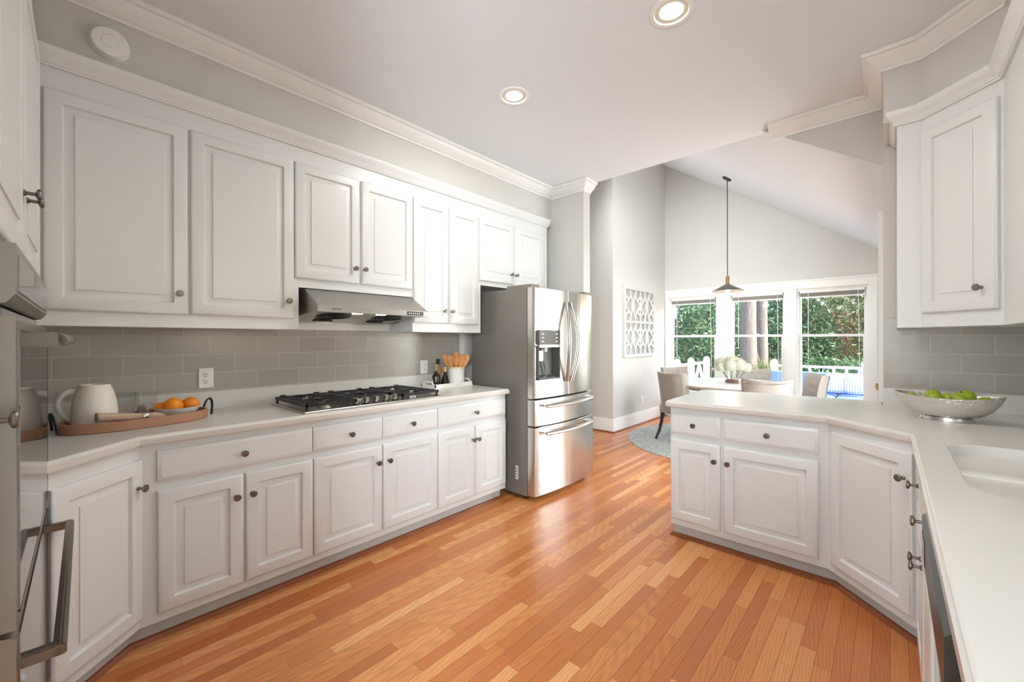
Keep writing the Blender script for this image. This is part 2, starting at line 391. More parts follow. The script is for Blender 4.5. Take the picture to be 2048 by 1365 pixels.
struct('wall_above_ceiling', MB().prism_y([(-4.7, CZ + 0.03), (-0.6, CZ + 0.03), (-2.9, vz(-2.9) + 0.12), (-4.7, vz(-2.9) + 0.12)], 3.632, 3.70), CEILP)
hd = MB(); hd.prism_y([(-0.70, CZ), (-0.03, CZ), (-0.03, vz(-0.03)), (-0.705, vz(-0.705))], 3.565, 3.574)
struct('wall_header', hd, WALLP)
struct('wall_back_right', MB().box(-0.03, 1.0, YB, 3.64, 0, CZ), WALLP)
sf = MB(); sf.prism([(-0.025, 3.565), (-0.025, 3.07), (0.135, 3.07), (0.385, 2.82), (0.385, 0.3), (XR, 0.3), (XR, YB), (0.0, YB), (0.0, 3.565)], 2.50, CZ)
struct('wall_right_soffit', sf, WALLP)
# right kitchen wall with openings for two added windows (outside the frame)
rw = MB(); rw.box(XR, XR + 0.15, -0.9, 1.2, 0, CZ); rw.box(XR, XR + 0.15, -4.3, -2.4, 0, CZ); rw.box(XR, XR + 0.15, -2.4, -0.9, 0, 1.0); rw.box(XR, XR + 0.15, -2.4, -0.9, 2.3, CZ); rw.box(XR, XR + 0.15, 2.3, YB, 0, CZ)
rw.box(XR, XR + 0.15, 1.2, 2.3, 0, 1.25); rw.box(XR, XR + 0.15, 1.2, 2.3, 2.25, CZ)
struct('wall_right', rw, WALLP)
bw = MB(); bw.box(-3.1, -2.2, -4.2, -4.05, 0, CZ); bw.box(0.2, XR + 0.15, -4.2, -4.05, 0, CZ)
bw.box(-2.2, 0.2, -4.2, -4.05, 0, 0.75); bw.box(-2.2, 0.2, -4.2, -4.05, 2.35, CZ)
struct('wall_rear', bw, WALLP)
struct('wall_left_rear', MB().box(-3.1, -2.95, -4.2, -0.9, 0, CZ), WALLP)
# nook: right wall with the glazed door, far wall with three windows
nr = MB(); nr.box(-0.03, 0.12, 5.60, 7.30, 0, 2.6); nr.box(-0.03, 0.12, 3.64, 5.60, 2.08, 2.6); nr.box(-0.03, 0.12, 3.64, 3.74, 0, 2.08)
struct('wall_nook_right', nr, WALLP)
YF = 7.15
WX = [(-2.83, -2.05), (-1.875, -1.125), (-0.99, -0.205)]; WZ0, WZ1 = 0.42, 2.035
fw = MB()
fw.box(-3.05, 0.1, YF, YF + 0.16, -0.1, WZ0)
fw.prism_y([(-3.05, WZ1), (0.1, WZ1), (0.1, vz(0.1) + 0.05), (-2.9, vz(-2.9) + 0.05), (-3.05, vz(-2.9) + 0.05)], YF, YF + 0.16)
for a, b in ((-3.05, WX[0][0]), (WX[0][1], WX[1][0]), (WX[1][1], WX[2][0]), (WX[2][1], 0.1)): fw.box(a, b, YF, YF + 0.16, WZ0, WZ1)
struct('wall_far', fw, WALLP)

# crown, cabinet cornice, baseboards, shoe moulding
CROWN = [(0, 2.784), (0.012, 2.784), (0.014, 2.797), (0.022, 2.800), (0.028, 2.808), (0.040, 2.815), (0.062, 2.838), (0.072, 2.856), (0.088, 2.859), (0.092, 2.866), (0.092, 2.8795), (0, 2.8795)]
struct('trim_1', MB().sweep([(-2.245, 3.645), (-2.245, 3.526), (-2.64, 3.526), (-2.64, -0.6)], CROWN), TRIM)
struct('trim_2', MB().sweep([(0.385, 0.35), (0.385, 2.82), (0.135, 3.07), (-0.025, 3.07), (-0.025, 3.565), (-0.655, 3.565)], CROWN), TRIM)
CORN = [(-0.02, 2.470), (0.012, 2.470), (0.014, 2.478), (0.018, 2.480), (0.020, 2.490), (0.036, 2.506), (0.044, 2.522), (0.048, 2.530), (0.048, 2.542), (-0.02, 2.542)]
struct('trim_3', MB().sweep([(-2.62, 3.43), (-2.62, -0.35)], CORN), PAINT)
struct('trim_4', MB().sweep([(0.375, 1.0), (0.375, 2.825), (0.125, 3.075), (0.03, 3.075), (0.03, 3.42)], CORN), PAINT)
BASE = [(0, 0.0), (0.016, 0.0), (0.016, 0.165), (0.010, 0.180), (0.008, 0.195), (0, 0.195)]
struct('baseboard_left', MB().sweep([(-2.89, 7.15), (-2.89, 5.3), (-4.5, 5.3)], BASE), TRIM)
struct('baseboard_far', MB().sweep([(-0.03, YF), (-2.89, YF)], BASE), TRIM)
SHOE = [(0, 0.0), (0.02, 0.0), (0.018, 0.010), (0.010, 0.019), (0, 0.021)]
struct('trim_5', MB().sweep([(-2.873, 7.13), (-2.873, 5.283), (-4.5, 5.283)], SHOE), OAKT)
struct('trim_6', MB().sweep([(-2.40, 2.49), (-2.40, 0.212), (-2.05, -0.138)], SHOE), OAKT)
struct('trim_7', MB().sweep([(0.158, 0.95), (0.158, 2.44), (-0.217, 2.815), (-1.08, 2.815), (-1.08, 3.2)], SHOE), OAKT)
struct('trim_8', MB().box(-2.945, -2.942, 2.507, 2.578, 0.9, 1.8), TRIM)

# tile backsplash
struct('tile_backsplash_left', MB().box(XW, XW + 0.015, -0.8, 2.49, 1.01, 1.385), tile_mat('grey_tile_left', (1, 2), 0.2405 - 0.247 * 8 - 0.1235, 1.1285 - 0.1045 * 2))
struct('tile_backsplash_left_edge', MB().box(XW, XW + 0.016, 2.49, 2.507, 1.01, 1.385), tile_mat('grey_tile_left_edge', (1, 2), 2.40, 1.1285 - 0.1045 * 2 - 0.03, 0.5, 0.1045))
struct('tile_backsplash_right', MB().box(0.052, XR, YB - 0.015, YB, 1.005, 1.40), tile_mat('grey_tile_right', (0, 2), 0.1735 - 0.247 * 8 - 0.1235, 1.0215 - 0.1045 * 2))
struct('tile_backsplash_right_edge', MB().box(-0.028, 0.052, YB - 0.015, YB, 1.005, 1.437), tile_mat('grey_tile_right_edge', (0, 2), -0.2, 1.272 - 0.247 * 4, 0.2525, 0.167))

# ------------------------------------------------------------------ windows, blinds, door
def window(i, x0, x1):
    e = bpy.data.objects.new('window_%d' % i, None); COL.objects.link(e); e.location = ((x0 + x1) / 2, YF, WZ0); e['kind'] = 'structure'
    w = (x1 - x0) / 2; h = WZ1 - WZ0
    fr = MB()
    fr.box(-w, -w + 0.02, 0.01, 0.15, 0.035, h); fr.box(w - 0.02, w, 0.01, 0.15, 0.035, h)
    fr.box(-w + 0.02, w - 0.02, 0.01, 0.15, h - 0.03, h); fr.box(-w + 0.001, w - 0.001, -0.03, 0.149, -0.01, 0.035)
    fr.build('frame', TRIM, e)
    def sash(y, z0, z1, st, name):
        s = MB(); a, b = -w + 0.021, w - 0.021
        s.box(a, a + st, y, y + 0.035, z0, z1); s.box(b - st, b, y, y + 0.035, z0, z1)
        s.box(a + st, b - st, y, y + 0.035, z0, z0 + 0.035); s.box(a + st, b - st, y, y + 0.035, z1 - 0.035, z1)
        o = s.build(name, TRIM, e)
        g = MB(); g.box(a + st, b - st, y + 0.014, y + 0.02, z0 + 0.035, z1 - 0.035); g.build('glass', PANE, o)
    zm = 1.372 - WZ0
    sash(0.10, zm - 0.018, h - 0.031, 0.026, 'upper_sash'); sash(0.055, 0.036, zm + 0.018, 0.036, 'lower_sash')
    lk = MB(); lk.box(-0.025, 0.025, 0.06, 0.085, zm + 0.018, zm + 0.03); lk.build('sash_lock', TRIM, e)
for i, (a, b) in enumerate(WX): window(i + 1, a, b)
cs = MB()
cs.box(-2.885, -0.11, YF - 0.022, YF, WZ1, 2.150); cs.box(-2.885, -0.10, YF - 0.034, YF, 2.138, 2.158)
for a, b in ((-2.885, WX[0][0]), (WX[0][1], WX[1][0]), (WX[1][1], WX[2][0]), (WX[2][1], -0.11)):
    cs.box(a, b, YF - 0.022, YF, 0.20, WZ1); cs.box(a + 0.012, b - 0.012, YF - 0.028, YF, 0.2, WZ1 - 0.01)
cs.box(-2.885, -0.10, YF - 0.06, YF, WZ0 - 0.03, WZ0 - 0.011)
struct('trim_9', cs, TRIM)
BL = ['raised grey mini blind at the top of the left nook window', 'raised grey mini blind at the top of the middle nook window',
      'raised grey mini blind at the top of the right nook window beside the opening']
for i, (a, b) in enumerate(WX):
    t = thing('window_blind', BL[i], 'blind', ((a + b) / 2, YF - 0.002, WZ1), 0, 'mini blinds in the nook windows')
    w = (b - a) / 2 - 0.04
    MB().box(-w, w, 0.015, 0.05, -0.062, -0.032).build('head_rail', WHITEP, t)
    sl = MB()
    for k in range(9): sl.box(-w + 0.005, w - 0.005, 0.012, 0.048, -0.068 - 0.0055 * k, -0.0655 - 0.0055 * k)
    sl.build('slats', BLINDM, t)
    MB().box(-w, w, 0.014, 0.048, -0.135, -0.118).build('bottom_rail', WHITEP, t)
    for sx, ln in ((-0.72, 0.95 if i != 1 else 0.8), (0.82, 1.5)):
        MB().tube([(w * sx, 0.008, -0.06), (w * sx + (0.02 if sx > 0 else 0), 0.006, -0.06 - ln)], 0.0035, 6).build('pull_cord', WHITEP, t)

e = bpy.data.objects.new('window_6', None); COL.objects.link(e); e.location = (-2.1, 4.3, 0); e['kind'] = 'structure'  # skylight frame added around the nook fill, vault left closed
m = MB()
for x0, x1, y0, y1 in ((-0.5, -0.44, -0.5, 0.5), (0.44, 0.5, -0.5, 0.5), (-0.44, 0.44, -0.5, -0.44), (-0.44, 0.44, 0.44, 0.5)):
    m.loft([[(x, y, vz(-2.1 + x) + z) for x, y in ((x0, y0), (x1, y0), (x1, y1), (x0, y1))] for z in (-0.04, -0.001)])
m.build('frame', TRIM, e)
d = bpy.data.objects.new('door_1', None); COL.objects.link(d); d.location = (0.02, 4.67, 0); d['kind'] = 'structure'
for k, (a, b) in enumerate(((-0.92, -0.005), (0.005, 0.92))):
    lf = MB(); lf.box(-0.02, 0.02, a, a + 0.11, 0.01, 2.06); lf.box(-0.02, 0.02, b - 0.11, b, 0.01, 2.06)
    lf.box(-0.02, 0.02, a + 0.11, b - 0.11, 0.01, 0.25); lf.box(-0.02, 0.02, a + 0.11, b - 0.11, 1.94, 2.06)
    lo = lf.build('door_leaf', TRIM, d)
    MB().box(-0.004, 0.004, a + 0.11, b - 0.11, 0.25, 1.94).build('glass', PANE, lo)
kn = MB(); kn.M = Matrix.Translation((-0.02, -0.86, 0.99)) @ Matrix.Rotation(-PI / 2, 4, 'Y')
kn.lathe([(0.026, 0), (0.026, 0.006), (0.010, 0.010), (0.009, 0.035), (0.022, 0.045), (0.027, 0.06), (0.02, 0.072), (0.005, 0.076)], 18)
kn.build('door_knob', BRASS, d)
dc = MB(); dc.box(-0.055, -0.03, 3.645, 3.74, 0, 2.155); dc.box(-0.055, -0.03, 5.60, 5.695, 0, 2.155); dc.box(-0.055, -0.03, 3.74, 5.60, 2.07, 2.155)
struct('trim_10', dc, TRIM)
for nm, loc, sx, sy, sz in (('window_4', (XR + 0.07, 1.75, 1.75), 0.02, 0.55, 0.5), ('window_5', (-1.0, -4.12, 1.55), 1.2, 0.02, 0.8), ('window_7', (XR + 0.07, -1.65, 1.65), 0.02, 0.75, 0.65)):  # unseen windows added to go with the fill lamps
    e = bpy.data.objects.new(nm, None); COL.objects.link(e); e.location = loc; e['kind'] = 'structure'
    m = MB()
    if sx < 0.1:
        for q in (-sy, -0.025, sy - 0.05): m.box(-0.03, 0.03, q, q + 0.05, -sz, sz)
        for q in (-sz, sz - 0.05): m.box(-0.03, 0.03, -sy, sy, q, q + 0.05)
        g = MB().box(-0.003, 0.003, -sy, sy, -sz, sz)
    else:
        for q in (-sx, -0.4, 0.4, sx - 0.05): m.box(q, q + 0.05, -0.03, 0.03, -sz, sz)
        for q in (-sz, -0.025, sz - 0.05): m.box(-sx, sx, -0.03, 0.03, q, q + 0.05)
        g = MB().box(-sx, sx, -0.003, 0.003, -sz, sz)
    f = m.build('frame', TRIM, e); g.build('glass', PANE, f)

# ------------------------------------------------------------------ cabinets
RAISED = [(0, 0), (0, -0.013), (0.004, -0.018), (0.010, -0.020), (0.054, -0.020), (0.0575, -0.012), (0.060, -0.0075), (0.063, -0.0075), (0.092, -0.0150), (0.0925, -0.0185), (0.095, -0.0185)]
SLAB = [(0, 0), (0, -0.012), (0.003, -0.013), (0.014, -0.020), (0.018, -0.020)]
km = MB(); km.M = Matrix.Rotation(PI / 2, 4, 'X')
km.lathe([(0.0085, 0), (0.0085, 0.004), (0.0048, 0.007), (0.0048, 0.022), (0.0125, 0.0245), (0.0155, 0.027), (0.0155, 0.031), (0.0135, 0.0335), (0.004, 0.0345)], 20)
_k = km.build('knob', NICKEL); KNOB = _k.data; bpy.data.objects.remove(_k)
def add_knob(parent, x, z, y=-0.0195):
    o = bpy.data.objects.new('knob', KNOB); COL.objects.link(o); o.parent = parent; o.location = (x, y, z); return o
def cabinet(name, label, loc, rz, w, depth, z0, z1, doors=(), drawers=(), toe=None, group=None, body=None):
    """doors / drawers: (x0, x1, z0, z1, knob_x, knob_z)"""
    t = thing(name, label, 'cabinet', loc, rz, group)
    b = MB()
    if body: b.prism(body, z0, z1)
    else: b.box(0, w, 0, depth, z0, z1)
    b.build('body', PAINT, t)
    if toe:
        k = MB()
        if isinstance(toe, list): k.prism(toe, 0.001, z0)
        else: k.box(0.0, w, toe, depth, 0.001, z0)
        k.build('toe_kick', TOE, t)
    for nm, lst, lv in (('door', doors, RAISED), ('drawer', drawers, SLAB)):
        for x0, x1, a, c, kx, kz in lst:
            o = MB().rects(x0, x1, a, c, lv).build(nm, PAINT, t)
            if kx is not None: add_knob(o, kx, kz)
    return t
DZ0, DZ1, RZ0, RZ1 = 0.139, 0.665, 0.706, 0.837
XF = -2.34; BD = 0.60; GB = 'base cabinets under the cooktop counter'; H = PI / 2
def q(y0, *a): return tuple(None if v is None else v for v in a)
def dd(y0, a, b, k, z0=DZ0, z1=DZ1, kz=0.565): return (a - y0, b - y0, z0, z1, k - y0, kz)
def dr(y0, a, b, k): return (a - y0, b - y0, RZ0, RZ1, k - y0, 0.769)
cabinet('base_cabinet', 'white base cabinet with one wide drawer over two doors, beside the angled corner cabinet', (XF, 0.2405, 0), H, 0.7075, BD, 0.098, 0.876,
        [dd(.2405, .299, .618, .586), dd(.2405, .629, .947, .654)], [dr(.2405, .298, .944, .618)], [(-0.0235, 0.06), (0.7075, 0.06), (0.7075, 0.55), (0.1, 0.55)], GB)
cabinet('base_cabinet', 'white base cabinet with two drawers over two doors, directly below the gas cooktop', (XF, 0.948, 0), H, 0.845, BD, 0.098, 0.876,
        [dd(.948, .953, 1.364, 1.329), dd(.948, 1.374, 1.790, 1.404)], [dr(.948, .951, 1.366, 1.158), dr(.948, 1.371, 1.788, 1.577)], 0.06, GB)
cabinet('base_cabinet', 'white base cabinet with one drawer over two narrow doors, next to the refrigerator', (XF, 1.793, 0), H, 0.698, BD, 0.098, 0.876,
        [dd(1.793, 1.800, 2.137, 2.11), dd(1.793, 2.155, 2.482, 2.16)], [dr(1.793, 1.799, 2.481, 2.141)], 0.06, GB)
# angled corner base cabinet on the left; origin at its near end, local x towards the left run
LC = 0.41
cabinet('corner_base_cabinet', 'white angled corner base cabinet with one tall door, beside the ovens', (-2.052, -0.048, 0), 0.75 * PI, LC, 0.4, 0.098, 0.876,
        [(0.045, LC - 0.004, 0.142, 0.812, LC - 0.03, 0.70)], [], [(0.0, 0.06), (LC + 0.026, 0.06), (LC + 0.05, 0.28), (0.3, 0.42), (0.0, 0.42)], None,
        [(0, 0), (LC, 0), (LC + 0.02, 0.24), (0.3, 0.42), (0.0, 0.42)])
# peninsula
PYF = 2.755; GP = 'base cabinets of the peninsula'
cabinet('peninsula_cabinet', 'white peninsula cabinet with narrow drawer over narrow door, at the free end', (-1.078, PYF, 0), 0, 0.320, 0.60, 0.098, 0.876,
        [(0.006, 0.308, 0.14, 0.662, 0.280, 0.565)], [(0.006, 0.308, 0.703, 0.838, 0.156, 0.768)], 0.06, GP)
cabinet('peninsula_cabinet', 'white peninsula cabinet with wide drawer over wide door, beside the angled sink corner', (-0.758, PYF, 0), 0, 0.5185, 0.60, 0.098, 0.876,
        [(0.008, 0.476, 0.14, 0.660, 0.035, 0.565)], [(0.008, 0.476, 0.706, 0.836, 0.242, 0.768)], [(0, 0.06), (0.5425, 0.06), (0.45, 0.58), (0, 0.58)], GP)
RL = 0.472
cabinet('sink_corner_cabinet', 'white angled corner base cabinet with one tall door, left of the sink', (-0.241, PYF, 0), -PI / 4, RL, 0.4, 0.098, 0.876,
        [(0.035, RL - 0.02, 0.140, 0.832, RL - 0.05, 0.722)], [], [(-0.024, 0.06), (RL + 0.024, 0.06), (RL + 0.1, 0.3), (0.25, 0.58), (-0.1, 0.3)], None,
        [(0, 0), (RL, 0), (RL + 0.16, 0.20), (0.25, 0.58), (-0.16, 0.20)])
XFR = 0.098
cabinet('sink_base_cabinet', 'white sink base cabinet with two drawer fronts over two doors, between corner and dishwasher', (XFR, 2.415, 0), -H, 0.885, 0.6, 0.098, 0.70,
        [(0.06, 0.46, 0.14, 0.665, 0.43, 0.565), (0.475, 0.875, 0.14, 0.665, 0.505, 0.565)],
        [(0.06, 0.46, 0.706, 0.838, 0.26, 0.769), (0.475, 0.875, 0.706, 0.838, 0.68, 0.769)], 0.06, None)
cabinet('sink_side_cabinet', 'white base cabinet beside the dishwasher at the near end of the sink counter', (XFR, 0.89, 0), -H, 1.2, 0.6, 0.098, 0.876,
        [(0.02, 0.58, 0.14, 0.665, 0.06, 0.565), (0.6, 1.18, 0.14, 0.665, 1.1, 0.565)], [(0.02, 0.58, 0.706, 0.838, 0.3, 0.769), (0.6, 1.18, 0.706, 0.838, 0.9, 0.769)], 0.06)
# uppers on the left wall
XU = -2.62; UD = 0.325; GU = 'upper cabinets on the cooktop wall'
def ud(y0, a, b, k, z0, kz, z1=2.376): return (a - y0, b - y0, z0, z1, k - y0, kz)
cabinet('upper_cabinet', 'white upper cabinet with two wide tall doors, above the wooden tray', (XU, -0.30, 0), H, 1.285, UD, 1.378, 2.50,
        [ud(-.3, -.030, .451, .415, 1.444, 1.545), ud(-.3, .464, .953, .919, 1.444, 1.543)], group=GU)
cabinet('upper_cabinet', 'white upper cabinet with two short doors, above the range hood', (XU, 0.9855, 0), H, 0.802, UD, 1.632, 2.50,
        [ud(.9855, .961, 1.366, 1.328, 1.687, 1.783), ud(.9855, 1.381, 1.780, 1.395, 1.687, 1.784)], group=GU)
cabinet('upper_cabinet', 'white upper cabinet with two narrow tall doors, between hood and refrigerator', (XU, 1.788, 0), H, 0.692, UD, 1.375, 2.50,
        [ud(1.788, 1.792, 2.114, 2.067, 1.444, 1.541), ud(1.788, 2.130, 2.444, 2.143, 1.444, 1.541)], group=GU)
cabinet('upper_cabinet', 'white upper cabinet with two short doors, above the refrigerator', (XU, 2.4805, 0), H, 0.945, UD, 1.79, 2.50,
        [ud(2.4805, 2.458, 2.893, 2.845, 1.828, 1.917), ud(2.4805, 2.920, 3.345, 2.915, 1.828, 1.917)], group=GU)
# uppers on the right
UL = 0.3535
cabinet('corner_upper_cabinet', 'white angled corner upper cabinet with one door, above the green apples', (0.125, 3.075, 0), -PI / 4, UL, 0.4, 1.378, 2.50,
        [(0.010, UL - 0.014, 1.452, 2.40, UL - 0.07, 1.553)], [], None, None,
        [(0, 0), (UL, 0), (UL + 0.237, 0.237), (0.19, 0.675), (-0.31, 0.177), (-0.068, -0.066)])
cabinet('side_upper_cabinet', 'white upper cabinet at the right edge, beside the angled corner cabinet', (0.375, 2.822, 0), -H, 1.40, 0.36, 1.378, 2.50,
        [(0.50, 0.93, 1.444, 2.376, 0.89, 1.545), (0.94, 1.37, 1.444, 2.376, 0.98, 1.545)])

# oven tower, turned a little against the room
TW = PI + math.radians(-2.0)      # local +x runs from the far end towards the camera side
tdir = Vector((-0.99938, 0.0351)); tn = Vector((0.0351, 0.99938))
def tp(s, off): p = Vector((0, -0.09)) + tdir * s + tn * off; return (p.x, p.y, 0)
S0, SF = 1.195, 2.10
t = thing('tall_oven_cabinet', 'tall white cabinet housing the double oven, with two doors over the ovens', 'cabinet', tp(S0, -0.045), TW)
SN = SF - S0
b = MB(); b.box(0, SN, 0, 0.60, 0.001, 0.12); b.box(0, 0.02, 0, 0.6, 0.12, 2.49); b.box(SN - 0.02, SN, 0, 0.6, 0.12, 2.49); b.box(0.02, SN - 0.02, 0, 0.6, 1.515, 2.49); b.box(0.02, SN - 0.02, 0.58, 0.6, 0.12, 1.515)
b.box(SN, SN + 0.50, 0.012, 0.30, 1.52, 2.49)
b.build('body', PAINT, t)
for x0, x1, kx in ((0.02, 1.755 - S0, 1.72 - S0), (1.775 - S0, 2.33 - S0, 1.81 - S0)):
    o = MB().rects(x0, x1, 1.535, 2.376, RAISED).build('door', PAINT, t); add_knob(o, kx, 1.712)
t = thing('pantry_cabinet', 'tall white pantry cabinet at the left edge, next to the ovens', 'cabinet', tp(0.56, -0.045), TW)
MB().box(0, 0.63, 0, 0.6, 0.001, 2.49).build('body', PAINT, t)
o = MB().rects(0.03, 0.618, 0.14, 2.376, RAISED).build('door', PAINT, t); add_knob(o, 0.58, 1.176)
struct('wall_oven_side', MB().box(-3.0, -0.45, -0.95, -0.85, 0, CZ), WALLP)
struct('wall_oven_soffit', MB().prism([tp(2.62, -0.06)[:2], tp(0.5, -0.06)[:2], (-0.5, -0.85), (-2.63, -0.85)], 2.50, CZ), WALLP)

ov = thing('double_oven', 'stainless steel built in double oven with bar handles, at the left edge', 'oven', tp(S0 + 0.01, 0.0), TW)
OW = SF - S0 - 0.015
fr = MB(); fr.box(0, OW, 0.045, 0.06, 0.13, 1.50); fr.box(0.03, OW - 0.03, 0.06, 0.5, 0.14, 1.49); fr.build('housing', OVENM, ov)
# control panel with an undercut bottom
cp = MB(); cp.prism_x([(0, 1.402), (0, 1.497), (0.045, 1.497), (0.045, 1.378), (0.012, 1.385)], 0, OW); c0 = cp.build('control_panel', OVENM, ov)
MB().box(0.03, OW - 0.05, -0.003, 0.0, 1.408, 1.478).build('panel_glass', DGLASS, c0)
MB().box(0.02, OW - 0.02, 0.02, 0.044, 1.362, 1.377).build('vent_gap', BLACK, ov)
for nm, z0, z1, gz0, gz1, hz, hb in (('upper_door', 0.775, 1.358, 0.80, 1.335, 1.318, 0.030), ('lower_door', 0.14, 0.762, 0.19, 0.755, 0.700, 0.030)):
    dm = MB(); dm.prism_x([(0, z0), (0, z1 - 0.004), (0.006, z1), (0.043, z1 + 0.01), (0.043, z0)], 0, OW); do = dm.build(nm, OVENM, ov)
    MB().box(0.03, OW - 0.02, -0.003, 0.0, gz0, gz1).build('door_glass', DGLASS, do)
    em = MB(); em.box(OW - 0.024, OW - 0.018, -0.0035, 0.0, gz0, gz1); em.box(0.03, OW - 0.018, -0.0035, 0.0, gz0 - 0.005, gz0); em.build('black_edge', BLACK, do)
    hm = MB()
    if nm == 'upper_door':
        for xx in (0.03, OW - 0.045): hm.prism_x([(0.0, hz + 0.010), (-0.052, hz + 0.014), (-0.064, hz + 0.004), (-0.066, hz - 0.012), (-0.056, hz - 0.016), (0.0, hz - 0.016)], xx, xx + 0.018)
        hm.prism_x([(-0.050, hz + 0.014), (-0.060, hz + 0.010), (-0.066, hz - 0.006), (-0.060, hz - 0.016), (-0.050, hz - 0.012)], 0.03, OW - 0.027)
    else:
        for xx in (0.03, OW - 0.05): hm.box(xx, xx + 0.022, -0.060, 0.0, hz - 0.018, hz + 0.006)
        hm.prism_x([(-0.044, hz + 0.006), (-0.056, hz + 0.008), (-0.064, hz + 0.001), (-0.064, hz - 0.018), (-0.044, hz - 0.018)], 0.03, OW - 0.028)
    bmesh.ops.bevel(hm.bm, geom=hm.bm.edges[:], offset=0.0025, segments=2, affect='EDGES'); hm.build('handle', OVENH, do)

# ------------------------------------------------------------------ worktops
def counter(name, label, outer, hole=None, z0=0.876, z1=0.914):
    t = thing(name, label, 'countertop', (0, 0, 0))
    m = MB()
    A = [(p[0], p[1]) for p in outer]                       # CCW
    lv = [(0.001, z0), (0.0, z0 + 0.002), (0.0, z1 - 0.013), (0.003, z1 - 0.0105), (0.004, z1 - 0.0095), (0.006, z1 - 0.003), (0.010, z1)]
    loops = [[(x, y, z) for x, y in offset(A, i)] for i, z in lv]
    if not hole:
        m.loft(loops)
    else:
        L = m.loft(loops, True, False)
        hl = [m.v(x, y, z1) for x, y in hole]
        n = len(hl); es = [m.bm.edges.new((hl[i], hl[(i + 1) % n])) for i in range(n)]
        top = L[-1]
        for i in range(len(top)):
            e = m.bm.edges.get((top[i], top[(i + 1) % len(top)])); es.append(e)
        bmesh.ops.triangle_fill(m.bm, use_beauty=True, use_dissolve=False, edges=es)
    m.build('slab', SOLID, t)
    return t
t = counter('worktop', 'long white solid surface worktop holding the gas cooktop', [(-2.949, 2.505), (-2.949, -0.45), (-2.10, -0.45), (-2.10, -0.055), (-2.035, -0.028), (-2.302, 0.239), (-2.302, 2.505)])
MB().box(-2.949, -2.925, -0.45, 2.50, 0.9142, 1.018).build('backsplash_lip', SOLID, t)
HOLE = rrect(0.155, 0.62, 1.59, 2.345, 0.13, 8)
t = counter('worktop', 'white solid surface worktop of the peninsula and sink, under the fruit bowl',
            [(0.068, -0.3), (0.739, -0.3), (0.739, 3.429), (-0.031, 3.429), (-0.031, 3.60), (-1.04, 3.545), (-1.115, 3.47), (-1.097, 2.712), (-0.25, 2.727), (0.066, 2.436)], HOLE)
MB().box(-0.031, 0.735, 3.405, 3.4285, 0.9142, 1.018).build('backsplash_lip', SOLID, t)
sb = MB()
base = [(x, y) for x, y in HOLE]
lv = [(0.0, 0.914), (0.002, 0.9125), (0.005, 0.907), (0.008, 0.87), (0.014, 0.78), (0.04, 0.745), (0.11, 0.735)]
sb.loft([[(x, y, z) for x, y in offset(base, d)] for d, z in lv], False, True)
dv = [(y_ + 0.085, z_) for y_, z_ in ((1.98, 0.737), (1.94, 0.79), (1.932, 0.86), (1.925, 0.882), (1.905, 0.890), (1.885, 0.882), (1.880, 0.86), (1.878, 0.79), (1.84, 0.737))]
sb.prism_x(dv, 0.1635, 0.6115)
sk = sb.build('sink_basin', SOLID, t, smooth=50)
MB().lathe([(0.04, 0.736), (0.04, 0.739), (0.03, 0.7385), (0.02, 0.737)], 20, (0.40, 1.72, 0)).build('drain', STEELD, sk)

# ------------------------------------------------------------------ cooktop
CT = thing('gas_cooktop', 'stainless five burner gas cooktop with black cast iron grates', 'cooktop', (-2.59, 1.372, 0.9142))
cx0, cx1, cy0, cy1 = -0.255, 0.262, -0.465, 0.465
m = MB(); m.loft([[(x, y, z) for x, y in offset([(cx0, cy0), (cx1, cy0), (cx1, cy1), (cx0, cy1)], i)] for i, z in ((0, 0), (0, 0.007), (0.004, 0.011), (0.02, 0.011), (0.028, 0.006), (0.03, 0.006))])
m.build('base_plate', STEELD, CT)
for bx, by, r in ((-0.12, -0.30, 0.042), (0.12, -0.30, 0.034), (-0.06, 0.0, 0.055), (-0.12, 0.30, 0.042), (0.12, 0.30, 0.034)):
    o = MB().lathe([(r * 1.25, 0.006), (r * 1.25, 0.012), (r, 0.016), (r, 0.022)], 24, (bx, by, 0)).build('burner', STEEL, CT)
    MB().lathe([(r * 0.85, 0.022), (r * 0.88, 0.028), (r * 0.7, 0.031)], 24, (bx, by, 0)).build('burner_cap', IRON, o)
